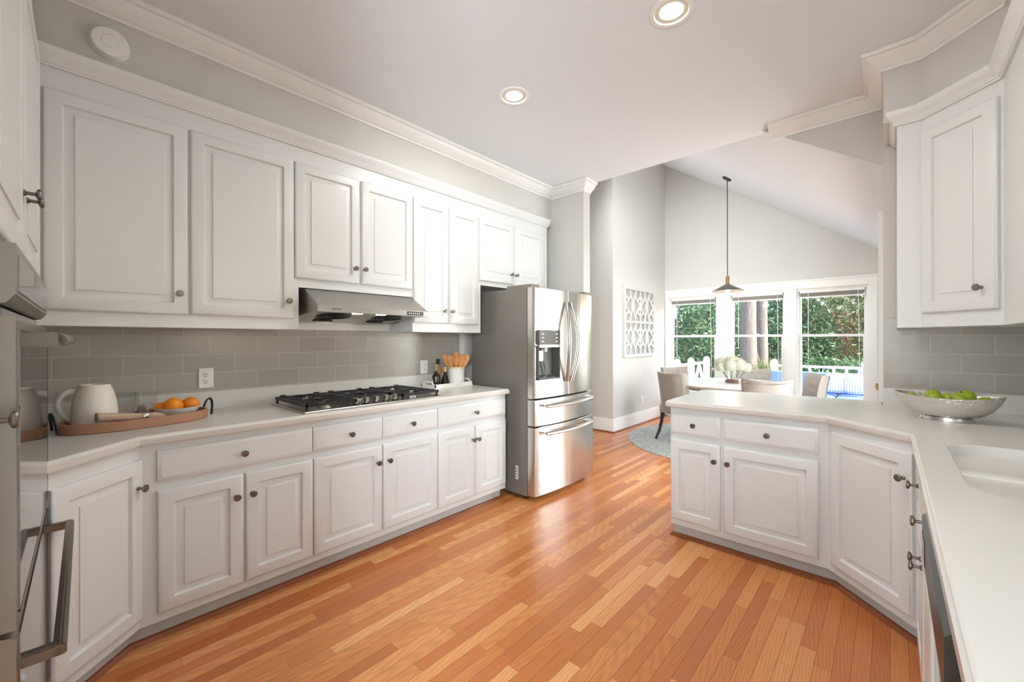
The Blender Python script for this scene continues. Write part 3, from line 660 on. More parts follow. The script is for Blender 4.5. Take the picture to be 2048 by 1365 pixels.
for gy0, gy1, gx1 in ((-0.45, -0.155, 0.235), (-0.148, 0.148, 0.10), (0.155, 0.45, 0.235)):
    g = MB(); gx0 = -0.235; zt = 0.040; w = 0.012
    for yy in (gy0 + w / 2, gy1 - w / 2): g.bar((gx0, yy, zt), (gx1, yy, zt), w, 0.016)
    for xx in (gx0 + w / 2, gx1 - w / 2): g.bar((xx, gy0, zt), (xx, gy1, zt), w, 0.016)
    ym = (gy0 + gy1) / 2
    g.bar(((gx0 + gx1) / 2, gy0, zt), ((gx0 + gx1) / 2, gy1, zt), w, 0.014)
    for xc in ([-0.12, 0.12] if gx1 > 0.2 else [-0.06]):
        for a, c in (((xc - 0.10, ym), (xc - 0.03, ym)), ((xc + 0.03, ym), (xc + 0.10, ym)), ((xc, gy0), (xc, ym - 0.03)), ((xc, ym + 0.03), (xc, gy1)),
                     ((xc - 0.055, gy0), (xc - 0.055, gy0 + 0.09)), ((xc + 0.055, gy0), (xc + 0.055, gy0 + 0.09)), ((xc - 0.055, gy1), (xc - 0.055, gy1 - 0.09)), ((xc + 0.055, gy1), (xc + 0.055, gy1 - 0.09))):
            g.bar((a[0], a[1], zt + 0.002), (c[0], c[1], zt + 0.002), 0.009, 0.014)
    for xx in (gx0 + 0.01, gx1 - 0.01):
        for yy in (gy0 + 0.01, gy1 - 0.01): g.lathe([(0.008, 0.007), (0.007, 0.034)], 8, (xx, yy, 0))
    for yy in (gy0 + 0.03, gy1 - 0.06): g.box(gx0 - 0.008, gx0 + 0.014, yy, yy + 0.03, 0.034, 0.055)
    g.build('grate', IRON, CT)
for k in range(5):
    y = -0.135 + 0.0675 * k
    o = MB().lathe([(0.020, 0.006), (0.020, 0.010), (0.012, 0.012)], 18, (0.18, y, 0)).build('control_knob', BLACK, CT)
    kk = MB(); kk.lathe([(0.010, 0.012), (0.010, 0.022)], 14, (0.18, y, 0)); kk.box(0.162, 0.198, y - 0.010, y + 0.010, 0.020, 0.046); kk.build('knob_grip', STEEL, o)

# ------------------------------------------------------------------ range hood
hd = thing('range_hood', 'stainless steel under cabinet range hood above the cooktop', 'range hood', (XW, 1.40, 1.43))
hw = 0.383
prof = [(0.002, 0.0), (0.30, 0.050), (0.50, 0.050), (0.522, 0.050), (0.522, 0.086), (0.335, 0.196), (0.002, 0.196)]
m = MB()
m.prism_x([(0.335, 0.196), (0.522, 0.086), (0.522, 0.050), (0.50, 0.050), (0.50, 0.08), (0.33, 0.180), (0.002, 0.180), (0.002, 0.196)], -hw + 0.0045, hw - 0.0045)   # shell, local x across
hd.rotation_euler = (0, 0, -H)                               # local y points out of the wall (+X world)
shell = m.build('canopy', HOODM, hd)
for xx in (-hw, hw - 0.004):
    sd = MB(); sd.prism_x([(0.002, 0.0), (0.05, 0.0), (0.12, 0.012), (0.22, 0.034), (0.36, 0.050), (0.522, 0.050), (0.522, 0.085), (0.335, 0.195), (0.002, 0.195)], xx, xx + 0.004)
    sd.build('side_panel', HOODM, hd)
un = MB(); un.prism_x([(0.02, 0.01), (0.50, 0.062), (0.50, 0.068), (0.02, 0.016)], -hw + 0.005, hw - 0.005); un.box(-hw + 0.005, hw - 0.005, 0.002, 0.022, 0.0, 0.014)
uo = un.build('underside', STEELD, hd)
for xx in (-0.19, 0.19):
    v = MB()
    for k in range(7):
        r = 0.02 + 0.014 * k; v.tube([(xx + r * math.cos(a * PI / 12), 0.30 + r * math.sin(a * PI / 12), 0.036 + 0.108 * r * math.sin(a * PI / 12)) for a in range(25)], 0.003, 5)
    v.build('fan_guard', IRON, uo)
    MB().box(xx - 0.055, xx + 0.055, 0.11, 0.16, 0.010, 0.024).build('grease_cup', BLACK, uo)
for xx in (-0.065, 0.10):
    o = MB().lathe([(0.032, 0.050), (0.032, 0.058)], 24, (xx, 0.44, 0)).build('hood_lamp', HOODB, uo)
dp = MB(); dp.box(-0.345, -0.215, 0.5221, 0.524, 0.054, 0.080); do = dp.build('display', DARKP, hd)
mk = MB()
for k in range(6): mk.box(-0.315 + 0.016 * k, -0.309 + 0.016 * k, 0.5242, 0.5247, 0.063, 0.071)
mk.build('display_marks', LITPX, do)
def text_mesh(name, s, size, m, parent, mat4):
    cu = bpy.data.curves.new(name, 'FONT'); cu.body = s; cu.size = size; cu.extrude = 0.0006; cu.align_x = 'CENTER'; cu.align_y = 'CENTER'
    tmp = bpy.data.objects.new(name + '_tmp', cu); COL.objects.link(tmp)
    me = bpy.data.meshes.new_from_object(tmp.evaluated_get(bpy.context.evaluated_depsgraph_get()))
    bpy.data.objects.remove(tmp); me.name = name; me.materials.clear(); me.materials.append(m); me.transform(mat4)
    o = bpy.data.objects.new(name, me); COL.objects.link(o); o.parent = parent; return o
text_mesh('logo', 'ZEPHYR', 0.016, INK, hd, Matrix.Translation((0.275, 0.5226, 0.068)) @ Matrix.Rotation(PI, 4, 'Z') @ Matrix.Rotation(PI / 2, 4, 'X'))
struct('trim_11', MB().box(XW, XW + 0.012, 0.99, 1.788, 1.385, 1.43), TRIM)

# ------------------------------------------------------------------ refrigerator (local x across from the viewer, y out of the wall after the turn)
FR = thing('refrigerator', 'stainless steel french door refrigerator with ice dispenser', 'refrigerator', (-2.19, 3.035, 0.0), H)
fwid = 0.445                                                  # local: x along +Y world, y into the wall, front is -y
MB().box(-fwid, fwid, 0.0, 0.66, 0.035, 1.742).build('case', GREYM, FR)
ft = MB()
for xx in (-fwid + 0.05, fwid - 0.05): ft.lathe([(0.02, 0.0), (0.02, 0.036)], 12, (xx, 0.05, 0)); ft.lathe([(0.02, 0.0), (0.02, 0.036)], 12, (xx, 0.55, 0))
ft.box(-fwid + 0.03, fwid - 0.03, 0.03, 0.60, 0.015, 0.034)
ft.build('base_grille', BLACK, FR)
hc = MB()
for sx in (-1, 1): hc.box(min(sx * fwid, sx * (fwid - 0.10)), max(sx * fwid, sx * (fwid - 0.10)), -0.05, 0.22, 1.7425, 1.768)
hc.build('hinge_cover', GREYM, FR)
def fy(x):                                                    # bowed front
    return -0.062 - 0.036 * (1 - (x / fwid) ** 2)
def door_slab(x0, x1, z0, z1, bulge=0.0):
    m = MB(); N = 14
    xs = [x0 + (x1 - x0) * k / N for k in range(N + 1)]
    front = [(x, fy(x) - bulge) for x in xs]
    front[0] = (x0 + 0.004, front[0][1]); front[-1] = (x1 - 0.004, front[-1][1])
    poly = [(x0, -0.008), (x0, front[0][1] + 0.006)] + front + [(x1, front[-1][1] + 0.006), (x1, -0.008)]
    def ins(d, z): return [(x0 + d + (x - x0) * (x1 - x0 - 2 * d) / (x1 - x0), y + d if y < -0.02 else y, z) for x, y in poly]
    m.loft([ins(0.004, z0), ins(0, z0 + 0.004), ins(0, z1 - 0.004), ins(0.004, z1)]); return m
for x0, x1, sgn in ((-fwid, -0.003, -1), (0.003, fwid, 1)):
    if sgn < 0:
        # left door is built around the dispenser recess
        dxa, dxb, dza, dzb = -0.345 - 0.055, -0.055 - 0.06, 0.985, 1.395
        m = MB()
        N = 24; xs = [x0 + (x1 - x0) * k / N for k in range(N + 1)]
        xs = sorted(xs + [dxa, dxb]); zs = [0.835, 0.839, dza, dzb, 1.738, 1.742]
        G = [[m.v(x, fy(x) + (0.004 if zi in (0, len(zs) - 1) else 0) + (0.004 if (xi in (0, len(xs) - 1)) else 0), z) for zi, z in enumerate(zs)] for xi, x in enumerate(xs)]
        for i in range(len(xs) - 1):
            for j in range(len(zs) - 1):
                if xs[i] >= dxa - 1e-6 and xs[i + 1] <= dxb + 1e-6 and j == 2: continue
                m.f([G[i][j], G[i + 1][j], G[i + 1][j + 1], G[i][j + 1]])
        bk = [[m.v(x, -0.008, z) for z in (0.835, 1.742)] for x in (x0, x1)]
        m.f([bk[0][0], bk[1][0], bk[1][1], bk[0][1]])
        m.f([bk[0][0]] + [bk[0][1]] + [G[0][j] for j in range(len(zs) - 1, -1, -1)])
        m.f([bk[1][0]] + [G[-1][j] for j in range(len(zs))] + [bk[1][1]])
        m.f([bk[0][0]] + [G[i][0] for i in range(len(xs))] + [bk[1][0]]); m.f([bk[0][1], bk[1][1]] + [G[i][-1] for i in range(len(xs) - 1, -1, -1)])
        do = m.build('door', STEEL, FR)
        yo = fy((dxa + dxb) / 2)
        dm = MB(); dm.box(dxa, dxb, yo + 0.055, yo + 0.058, dza, 1.26)                                  # recess back
        for a, c in ((dxa, dxa + 0.004), (dxb - 0.004, dxb)): dm.box(a, c, yo - 0.002, yo + 0.055, dza, 1.26)
        dm.box(dxa, dxb, yo - 0.004, yo + 0.055, dza, dza + 0.012)
        dm.prism_x([(yo + 0.055, 1.02), (yo + 0.02, 1.0), (yo + 0.02, 0.995), (yo + 0.055, 0.995)], dxa + 0.03, dxb - 0.03)
        ds = dm.build('dispenser', DARKP, do)
        pm = MB(); pm.prism_y(rrect(dxa, dxb, 1.275, dzb, 0.016, 4), yo - 0.008, yo + 0.02); po = pm.build('control_panel', DARKP, ds)
        ic = MB()
        for cx in (dxa + 0.05, dxb - 0.045):
            for k in range(3): ic.box(cx - 0.014, cx + 0.014, yo - 0.0088, yo - 0.008, 1.297 + 0.031 * k, 1.304 + 0.031 * k)
        ic.build('panel_icons', LITPX, po)
        MB().box(dxa, dxb, yo - 0.012, yo + 0.03, 1.252, 1.274).build('dispenser_trim', STEELH, ds)
        sp = MB(); sp.box(dxa + 0.012, dxa + 0.075, yo + 0.01, yo + 0.03, 1.14, 1.225); sp.lathe([(0.012, 1.215), (0.012, 1.252)], 10, ((dxa + dxb) / 2 - 0.02, yo + 0.02, 0)); sp.build('dispenser_paddle', WHITEP, ds)
        MB().tube([(dxa + 0.085, yo + 0.03, 1.22), (dxa + 0.15, yo + 0.035, 1.01)], 0.006, 8).build('water_spout', STEELH, ds)
    else:
        do = door_slab(x0, x1, 0.835, 1.742).build('door', STEEL, FR)
    hx = sgn * 0.030 + (-0.005 if sgn < 0 else 0.005); pts = []
    for k in range(21):
        a = k / 20; zz = 0.955 + a * 0.69; bow = math.sin(PI * a)
        pts.append((hx + sgn * 0.035 * bow, fy(0.03) - 0.012 - 0.052 * bow, zz))
    MB().tube(pts, 0.0155, 10, (0.8, 1.15)).build('handle', STEELH, do)
for z0, z1, hz in ((0.612, 0.826, 0.775), (0.045, 0.603, 0.552)):
    do = door_slab(-fwid, fwid, z0, z1, 0.018).build('freezer_drawer', STEEL, FR)
    pts = [(-0.35 + 0.7 * k / 20, fy(-0.35 + 0.7 * k / 20) - 0.052 - 0.018 * math.sin(PI * k / 20), hz) for k in range(21)]
    h = MB(); h.tube(pts, 0.0155, 10, (1.2, 0.9))
    for xx in (-0.33, 0.33): h.box(xx - 0.045, xx + 0.045, fy(xx) - 0.052, fy(xx) + 0.002, hz + 0.006, hz + 0.016)
    h.build('handle', STEELH, do)
st = MB(); st.box(-fwid - 0.0006, -fwid, 0.095, 0.125, 0.155, 0.265); so = st.build('sticker', WHITEP, FR)
tx = MB()
for k in range(4): tx.box(-fwid - 0.001, -fwid - 0.0006, 0.112, 0.121, 0.165 + 0.024 * k, 0.180 + 0.024 * k)
for k in range(8): tx.box(-fwid - 0.001, -fwid - 0.0006, 0.099, 0.107, 0.165 + 0.012 * k, 0.170 + 0.012 * k)
tx.build('sticker_print', INK, so)

# ------------------------------------------------------------------ dishwasher (front faces -X; local x from far to near)
dw = thing('dishwasher', 'dark steel dishwasher under the sink counter', 'dishwasher', (0.105, 1.520, 0), -H)
MB().box(0.005, 0.605, 0.0, 0.55, 0.10, 0.868).build('tub', BLACK, dw)
MB().box(0.005, 0.605, 0.05, 0.5, 0.005, 0.098).build('kick_plate', BLACK, dw)
dr_ = MB().prism_x([(-0.003, 0.11), (-0.012, 0.11), (-0.014, 0.74), (-0.003, 0.745)], 0.006, 0.604).build('door', DGLASS, dw)
cpn = MB().prism_x([(-0.003, 0.742), (-0.030, 0.742), (-0.044, 0.76), (-0.044, 0.858), (-0.036, 0.866), (-0.003, 0.866)], 0.006, 0.604).build('control_panel', mat('dark_steel', (58, 62, 62), 0.3, 0.8, noise=0.04), dw)
MB().box(0.04, 0.14, -0.0455, -0.044, 0.775, 0.83).build('handle_pocket', BLACK, cpn)

# ------------------------------------------------------------------ outlets and smoke detector
def outlet(name, label, loc, rz, gang=True):
    t = thing(name, label, 'outlet', loc, rz)
    p = MB(); p.loft([[(x, y, z) for x, z in ((-0.036 + i, -0.058 + i), (0.036 - i, -0.058 + i), (0.036 - i, 0.058 - i), (-0.036 + i, 0.058 - i))] for i, y in ((0, 0), (0, -0.003), (0.003, -0.006))])
    p.build('cover_plate', WHITEP, t)
    for s in (-1, 1):
        r = MB(); r.M = Matrix.Translation((0, -0.006, s * 0.02)) @ Matrix.Rotation(PI / 2, 4, 'X'); r.lathe([(0.0165, 0), (0.0165, 0.002), (0.015, 0.003)], 20)
        ro = r.build('receptacle', WHITEP, t)
        h = MB()
        for xx in (-0.006, 0.006): h.box(xx - 0.0013, xx + 0.0013, -0.0095, -0.0088, s * 0.02 - 0.001, s * 0.02 + 0.008)
        h.box(-0.0025, 0.0025, -0.0095, -0.0088, s * 0.02 - 0.0105, s * 0.02 - 0.006); h.build('slots', BLACK, ro)
    return t
outlet('wall_outlet', 'white duplex outlet on grey tile above the fruit tray', (XW + 0.0165, 0.592, 1.096), H)
outlet('wall_outlet', 'white duplex outlet behind the dark bottles near the refrigerator', (XW + 0.0165, 2.115, 1.085), H)
outlet('wall_outlet', 'white outlet low on the nook wall below the fretwork panel', (-2.8895, 6.226, 0.37), H)
sd = thing('smoke_detector', 'round white smoke detector on the soffit above the upper cabinets', 'smoke detector', (-2.6398, 0.172, 2.667))
Rx = Matrix.Rotation(PI / 2, 4, 'Y')
m = MB(); m.M = Rx; m.lathe([(0.070, 0), (0.070, 0.008), (0.066, 0.010)], 36); m.build('base_plate', WHITEP, sd)
m = MB(); m.M = Rx; m.lathe([(0.058, 0.010), (0.058, 0.013)], 36); m.build('vent_slot', DARKP, sd)
m = MB(); m.M = Rx; m.lathe([(0.067, 0.013), (0.067, 0.022), (0.060, 0.032), (0.030, 0.036), (0.029, 0.034), (0.027, 0.037), (0.003, 0.038)], 36); m.build('cover', WHITEP, sd)

# ------------------------------------------------------------------ recessed lights, pendant
BAFFLE = mat('baffle_white', (214, 208, 198), 0.4)
def downlight(label, x, y):
    t = thing('recessed_light', label, 'ceiling light', (x, y, CZ), 0, 'recessed ceiling lights')
    rg = MB(); rg.lathe([(0.100, -0.0005), (0.100, -0.006), (0.080, -0.009), (0.077, -0.005), (0.0755, -0.0005)], 40, cap0=False, cap1=False); rg.build('trim_ring', WHITEP, t)
    MB().lathe([(0.0755, -0.0015), (0.062, -0.001), (0.051, -0.0008)], 40, cap0=False, cap1=False).build('baffle', BAFFLE, t)
    MB().lathe([(0.0515, -0.0006), (0.0515, -0.003), (0.046, -0.004)], 32).build('lamp', BULB, t)
    light('recessed_or_fill_lamp', 'AREA', (x, y, CZ - 0.012), 8, (1.0, 0.95, 0.88), target=(x, y, 0), size=0.10)
downlight('recessed ceiling light nearer the cooktop wall, lower in the photo', -1.782, 1.985)
downlight('recessed ceiling light nearer the sink, at the top edge of the photo', -0.768, 1.978)
for x, y in ((-1.78, -0.4), (-0.77, -1.2)):  # two unseen lamps added at the ceiling as fill, no fixtures
    light('recessed_or_fill_lamp', 'AREA', (x, y, CZ - 0.012), 9, (1.0, 0.95, 0.88), target=(x, y, 0), size=0.10)
pn = thing('pendant_lamp', 'grey cone pendant lamp with brass neck over the dining table', 'pendant lamp', (-1.615, 6.09, 0))
zc = vz(-1.615)
tilt = Matrix.Translation((0, 0, zc)) @ Matrix.Rotation(math.atan(0.669), 4, 'Y')
m = MB(); m.M = tilt; m.lathe([(0.06, -0.001), (0.06, -0.018), (0.05, -0.026), (0.01, -0.028)], 28); m.build('canopy', EBONY, pn)
MB().tube([(0, 0, zc - 0.02), (0, 0, 2.16)], 0.0055, 8).build('cord', EBONY, pn)
MB().lathe([(0.008, 2.165), (0.018, 2.165), (0.022, 2.16), (0.022, 2.07), (0.028, 2.065), (0.028, 2.05)], 20).build('socket', BRASS, pn)
sh = MB(); sh.lathe([(0.026, 2.055), (0.035, 2.055), (0.20, 1.965), (0.197, 1.962), (0.033, 2.048), (0.026, 2.048)], 40, cap0=False, cap1=False)
for f in sh.bm.faces: f.material_index = 1 if (f.normal.z < 0) else 0
so = sh.build('shade', SHADEM, pn)
MB().ball((0, 0, 1.985), 0.038, 16).build('bulb', PEND, pn)
light('pendant_light', 'POINT', (-1.615, 6.09, 1.92), 12, (1.0, 0.88, 0.72), shadow_soft_size=0.04)

# ------------------------------------------------------------------ wooden tray and what stands on it
TR = thing('serving_tray', 'oval wooden serving tray with black leather loop handles', 'tray', (-2.655, 0.275, 0.9142), math.radians(8))
def oval(a, b, n=40, p=2.3):
    L = []
    for k in range(n):
        t_ = 2 * PI * k / n; c, s_ = math.cos(t_), math.sin(t_)
        L.append((a * abs(c) ** (2 / p) * (1 if c >= 0 else -1), b * abs(s_) ** (2 / p) * (1 if s_ >= 0 else -1)))
    return L
A, B = 0.145, 0.272
m = MB(); m.loft([[(x * k, y * j, z) for x, y in oval(A, B)] for k, j, z in ((0.97, 0.985, 0), (1, 1, 0.004), (1, 1, 0.042), (0.985, 0.99, 0.044), (0.935, 0.965, 0.043), (0.925, 0.96, 0.014), (0.90, 0.94, 0.012))])
m.build('tray_body', TRAYW, TR)
for sgn in (-1, 1):
    pts = [(0.055 * math.cos(PI * k / 14) * 1.0, sgn * (B + 0.004 + 0.012 * math.sin(PI * k / 14)), 0.012 + 0.078 * math.sin(PI * k / 14) ** 0.8) for k in range(15)]
    MB().tube(pts, 0.006, 8, (1.0, 0.7)).build('handle', LEATHER, TR)
ZT = 0.9142 + 0.0125
pi_ = thing('pitcher', 'cream stoneware pitcher with a big loop handle, on the wooden tray', 'pitcher', (-2.675, 0.125, ZT), math.radians(73))
PR = [(0.072, 0.0), (0.077, 0.004), (0.079, 0.03), (0.078, 0.07), (0.072, 0.12), (0.062, 0.16), (0.052, 0.183), (0.051, 0.188), (0.048, 0.188), (0.048, 0.181), (0.058, 0.16), (0.068, 0.11), (0.072, 0.04), (0.068, 0.012), (0.02, 0.012)]
MB().lathe(PR, 40).build('body', CERAM, pi_)
m = MB(); m.tube(spline([(-0.048, 0, 0.156), (-0.080, 0, 0.160), (-0.108, 0, 0.142), (-0.120, 0, 0.108), (-0.114, 0, 0.075), (-0.098, 0, 0.045), (-0.070, 0, 0.018)]), 0.0112, 14, (1.25, 0.85)); m.build('handle', CERAMW, pi_)
# drinking glasses
def tumbler(label, x, y):
    t = thing('drinking_glass', label, 'glass', (x, y, ZT), 0, 'clear glasses on the wooden tray')
    m = MB(); m.lathe([(0.036, 0.0), (0.038, 0.003), (0.043, 0.132), (0.0415, 0.133), (0.0365, 0.008), (0.02, 0.006)], 28); m.build('glass_body', TUMBLER, t)
    w = MB(); L = []
    for k, (r, z) in enumerate(((0.012, 0.008), (0.028, 0.010), (0.032, 0.035), (0.028, 0.055), (0.018, 0.068), (0.006, 0.066))):
        L.append([(r * (1 + 0.22 * math.sin(3 * a + k)) * math.cos(a), r * (1 + 0.22 * math.sin(3 * a + k)) * math.sin(a), z) for a in (2 * PI * i / 18 for i in range(18))])
    w.loft(L); return t, w
GN = mat('mauve_napkin', (196, 178, 172), 0.9, noise=0.1, bump=0.2, bscale=120)
for lb, x, y, nm in (('clear drinking glass nearer the pitcher, on the wooden tray', -2.775, 0.232, 1), ('clear drinking glass nearer the orange bowl, on the wooden tray', -2.755, 0.312, 2)):
    t, w = tumbler(lb, x, y)
    o = w.build('paper_napkin', GN, loc=(x, y, ZT), smooth=85); o.rotation_euler.z = nm * 1.3
    tag(o, 'crumpled mauve napkin inside the glass ' + ('nearer the pitcher' if nm == 1 else 'nearer the orange bowl'), 'napkin', 'napkins in the glasses')
fb = thing('fruit_bowl', 'small white ceramic bowl of oranges at the right end of the wooden tray', 'bowl', (-2.665, 0.420, ZT))
MB().lathe([(0.045, 0), (0.05, 0.004), (0.075, 0.02), (0.092, 0.05), (0.094, 0.054), (0.091, 0.054), (0.07, 0.022), (0.04, 0.009), (0.01, 0.008)], 36).build('bowl_body', CERAMW, fb)
for lb, x, y, z, r in (('large orange in front at the top of the white bowl', -2.642, 0.40, 0.062, 0.041), ('orange at the right side of the white bowl', -2.665, 0.474, 0.060, 0.037),
                       ('small orange at the left edge of the white bowl', -2.690, 0.360, 0.048, 0.032), ('orange low between the others in the white bowl', -2.712, 0.43, 0.050, 0.036)):
    t = thing('orange', lb, 'orange', (x, y, ZT + z), random.random() * 3, 'oranges in the white bowl')
    t.rotation_euler = (random.uniform(-1.2, 1.2), random.uniform(0.3, 1.2), random.random() * 6)
    MB().ball((0, 0, 0), r, 20, (1, 1, 0.97)).build('peel', ORANGE, t)
    MB().lathe([(0.004, r * 0.955), (0.0035, r * 0.98), (0.001, r * 0.99)], 8).build('stem', STEMG, t)
nk = thing('rolled_napkin', 'rolled tan linen napkin lying along the front of the wooden tray', 'napkin', (-2.58, 0.25, 0.9142 + 0.046), math.radians(12))
m = MB()
pts = [(0.0, -0.125, 0.018), (0.0, -0.08, 0.012), (0, -0.03, 0.005), (0, 0.03, -0.001), (0, 0.045, -0.002), (0, 0.075, -0.006), (-0.004, 0.100, -0.012), (-0.010, 0.135, -0.022)]
m.tube(spline([(p[0], p[1], p[2]) for p in pts], 4), [q[0] for q in spline([(r_, 0, 0) for r_ in (0.0195, 0.020, 0.019, 0.0155, 0.015, 0.0185, 0.016, 0.006)], 4)], 16, (1, 0.95)); m.build('cloth', LINEN, nk)
for r, y0 in ((0.0195, -0.122), (0.012, -0.125)):
    m = MB(); m.tube([(r * math.cos(a / 20 * 5.4), -0.128, 0.018 + r * math.sin(a / 20 * 5.4)) for a in range(21)], 0.0025, 6); m.build('cloth_fold', LINEN, nk)
m = MB(); m.M = Matrix.Translation((0, 0.028, -0.001)) @ Matrix.Rotation(-PI / 2, 4, 'X'); m.lathe([(0.016, 0), (0.0185, 0), (0.0195, 0.008), (0.0185, 0.018), (0.016, 0.018)], 24, cap0=False, cap1=False); m.build('napkin_ring', STEEL, nk)

# ------------------------------------------------------------------ white tray, bottles, crock
wt = thing('white_tray', 'low white tray with cut out handles, holding bottles and the crock', 'tray', (-2.825, 2.285, 0.9142))
m = MB(); m.box(-0.095, 0.095, -0.205, 0.205, 0, 0.008)
for xx in (-0.095, 0.087): m.box(xx, xx + 0.008, -0.205, 0.205, 0.008, 0.036)
m.build('tray_body', CERAMW, wt)
for yy in (-0.205, 0.197):
    e = MB(); a = [(-0.095, 0.008), (-0.05, 0.008), (-0.05, 0.040), (-0.06, 0.040), (-0.095, 0.036)]
    e.prism_y(a, yy, yy + 0.008); e.prism_y([(-x, z) for x, z in a], yy, yy + 0.008)
    e.box(-0.05, 0.05, yy, yy + 0.008, 0.008, 0.028); e.prism_y([(-0.06, 0.040), (-0.035, 0.046), (-0.035, 0.062), (-0.05, 0.058)], yy, yy + 0.008); e.prism_y([(0.06, 0.040), (0.05, 0.058), (0.035, 0.062), (0.035, 0.046)], yy, yy + 0.008)
    e.box(-0.036, 0.036, yy, yy + 0.008, 0.046, 0.062); e.build('tray_handle', CERAMW, wt)
ZW = 0.9142 + 0.0085
def bottle(name, label, x, y, prof, m, cap, capm):
    t = thing(name, label, 'bottle', (x, y, ZW), math.radians(-40), 'bottles on the white tray')
    MB().lathe(prof, 24).build('bottle_glass', m, t); MB().lathe(cap, 20).build('cap', capm, t); return t
t = bottle('wine_bottle', 'small dark wine bottle with a cream oval label and silver cap', -2.805, 2.145, [(0.030, 0), (0.033, 0.004), (0.033, 0.085), (0.030, 0.098), (0.016, 0.115), (0.012, 0.125), (0.0115, 0.145)], BOTD,
           [(0.0125, 0.135), (0.0135, 0.137), (0.0135, 0.183), (0.012, 0.185)], STEELH)
lb_ = MB(); lb_.loft([[(0.0336 * math.sin(0.9 * math.cos(a) * k), -0.0336 * math.cos(0.9 * math.cos(a) * k), 0.045 + 0.028 * math.sin(a) * k) for a in (2 * PI * i / 20 for i in range(20))] for k in (1.0, 0.5, 0.08)], False, True)
lo = lb_.build('label', LABELM, t)
lb_ = MB(); lb_.loft([[(0.0339 * math.sin(0.9 * math.cos(a) * k), -0.0339 * math.cos(0.9 * math.cos(a) * k), 0.045 + 0.028 * math.sin(a) * k) for a in (2 * PI * i / 16 for i in range(16))] for k in (0.55, 0.48)], False, False); lb_.build('label_print', INK, lo)
bottle('oil_bottle', 'golden oil bottle with a dark green cap, behind the other two bottles', -2.872, 2.215, [(0.026, 0), (0.028, 0.004), (0.028, 0.12), (0.024, 0.14), (0.013, 0.165), (0.012, 0.19)], OIL,
       [(0.0135, 0.185), (0.0145, 0.187), (0.0145, 0.228), (0.013, 0.230)], mat('green_black_cap', (22, 40, 34), 0.35))
bottle('vinegar_bottle', 'dark cone shaped bottle with a cork top, nearest the crock', -2.782, 2.222, [(0.040, 0), (0.042, 0.004), (0.036, 0.04), (0.026, 0.075), (0.015, 0.105), (0.012, 0.13)], BOTD,
       [(0.0125, 0.122), (0.018, 0.124), (0.018, 0.140), (0.014, 0.142), (0.014, 0.148), (0.0175, 0.150), (0.0175, 0.162), (0.012, 0.164)], CORK)
ck = thing('utensil_crock', 'white ceramic crock filled with wooden utensils', 'crock', (-2.822, 2.375, ZW))
MB().lathe([(0.070, 0), (0.074, 0.004), (0.075, 0.14), (0.077, 0.145), (0.077, 0.155), (0.074, 0.157), (0.068, 0.155), (0.068, 0.012), (0.02, 0.010)], 36).build('crock_body', CERAMW, ck)
MB().lathe([(0.0752, 0.139), (0.0775, 0.144), (0.0778, 0.154), (0.0755, 0.157)], 36, cap0=False, cap1=False).build('rim_band', mat('cream_rim', (226, 208, 178), 0.4), ck)
Fv = Vector((-0.6723, 0.7403)); Rv = Vector((0.7403, 0.6723))       # directions away from the doorway corner and across it
UT = [('wooden_spoon', 'wooden spoon leaning left at the front of the crock', -0.055, -0.045, 'spoon'), ('wooden_spoon', 'wooden spoon leaning furthest left in the crock', -0.105, -0.01, 'spoon'),
      ('slotted_spatula', 'wooden fork with tines at the front of the crock', 0.008, -0.055, 'fork'), ('wooden_spatula', 'wooden spatula leaning right at the front of the crock', 0.058, -0.04, 'spoon'),
      ('wooden_spatula', 'wooden spatula leaning furthest right in the crock', 0.105, 0.0, 'spoon'), ('wooden_paddle', 'tall flat wooden paddle in the middle of the crock', -0.005, 0.035, 'paddle'),
      ('wooden_spoon', 'wooden spoon at the back left of the crock', -0.060, 0.05, 'spoon'), ('wooden_spatula', 'wooden spatula at the back right of the crock', 0.062, 0.05, 'spoon')]
for nm, lb, la, de, kd in UT:
    h = 0.272 if kd == 'paddle' else 0.242 + random.uniform(-0.008, 0.008)
    o2 = Rv * la + Fv * de
    t = thing(nm, lb, 'wooden utensil', (-2.822 + o2.x * 0.12, 2.375 + o2.y * 0.12, ZW + 0.016), 0, 'wooden utensils in the crock')
    dirv = Vector((o2.x * 0.88, o2.y * 0.88, h)); L = dirv.length
    X3 = Vector((Rv.x, Rv.y, 0)); Z3 = dirv.normalized(); Y3 = Z3.cross(X3).normalized(); X3 = Y3.cross(Z3)
    q_ = Matrix((X3, Y3, Z3)).transposed().to_4x4()
    m = MB(); m.M = q_; m.tube([(0, 0, 0), (0, 0, L * 0.58)], 0.005, 8); m.build('handle', WOODU, t)
    m = MB(); m.M = q_
    if kd == 'paddle': pf = [(0.006, 0.50), (0.017, 0.64), (0.025, 0.84), (0.025, 0.94), (0.016, 1.0)]
    elif kd == 'fork': pf = [(0.006, 0.50), (0.016, 0.62), (0.027, 0.78), (0.030, 0.88)]
    else: pf = [(0.006, 0.50), (0.015, 0.60), (0.027, 0.76), (0.028, 0.88), (0.018, 0.97), (0.005, 1.0)]
    m.loft([[(w_ * math.cos(a), 0.006 * math.sin(a) + (0.005 * math.sin((zf - 0.5) / 0.5 * PI) if kd == 'spoon' else 0), zf * L) for a in (2 * PI * i / 14 for i in range(14))] for w_, zf in pf])
    if kd == 'fork':
        for k in range(4): m.box(-0.028 + 0.0150 * k, -0.018 + 0.0150 * k, -0.005, 0.005, 0.86 * L, 1.0 * L)
    m.build('head', WOODU, t)

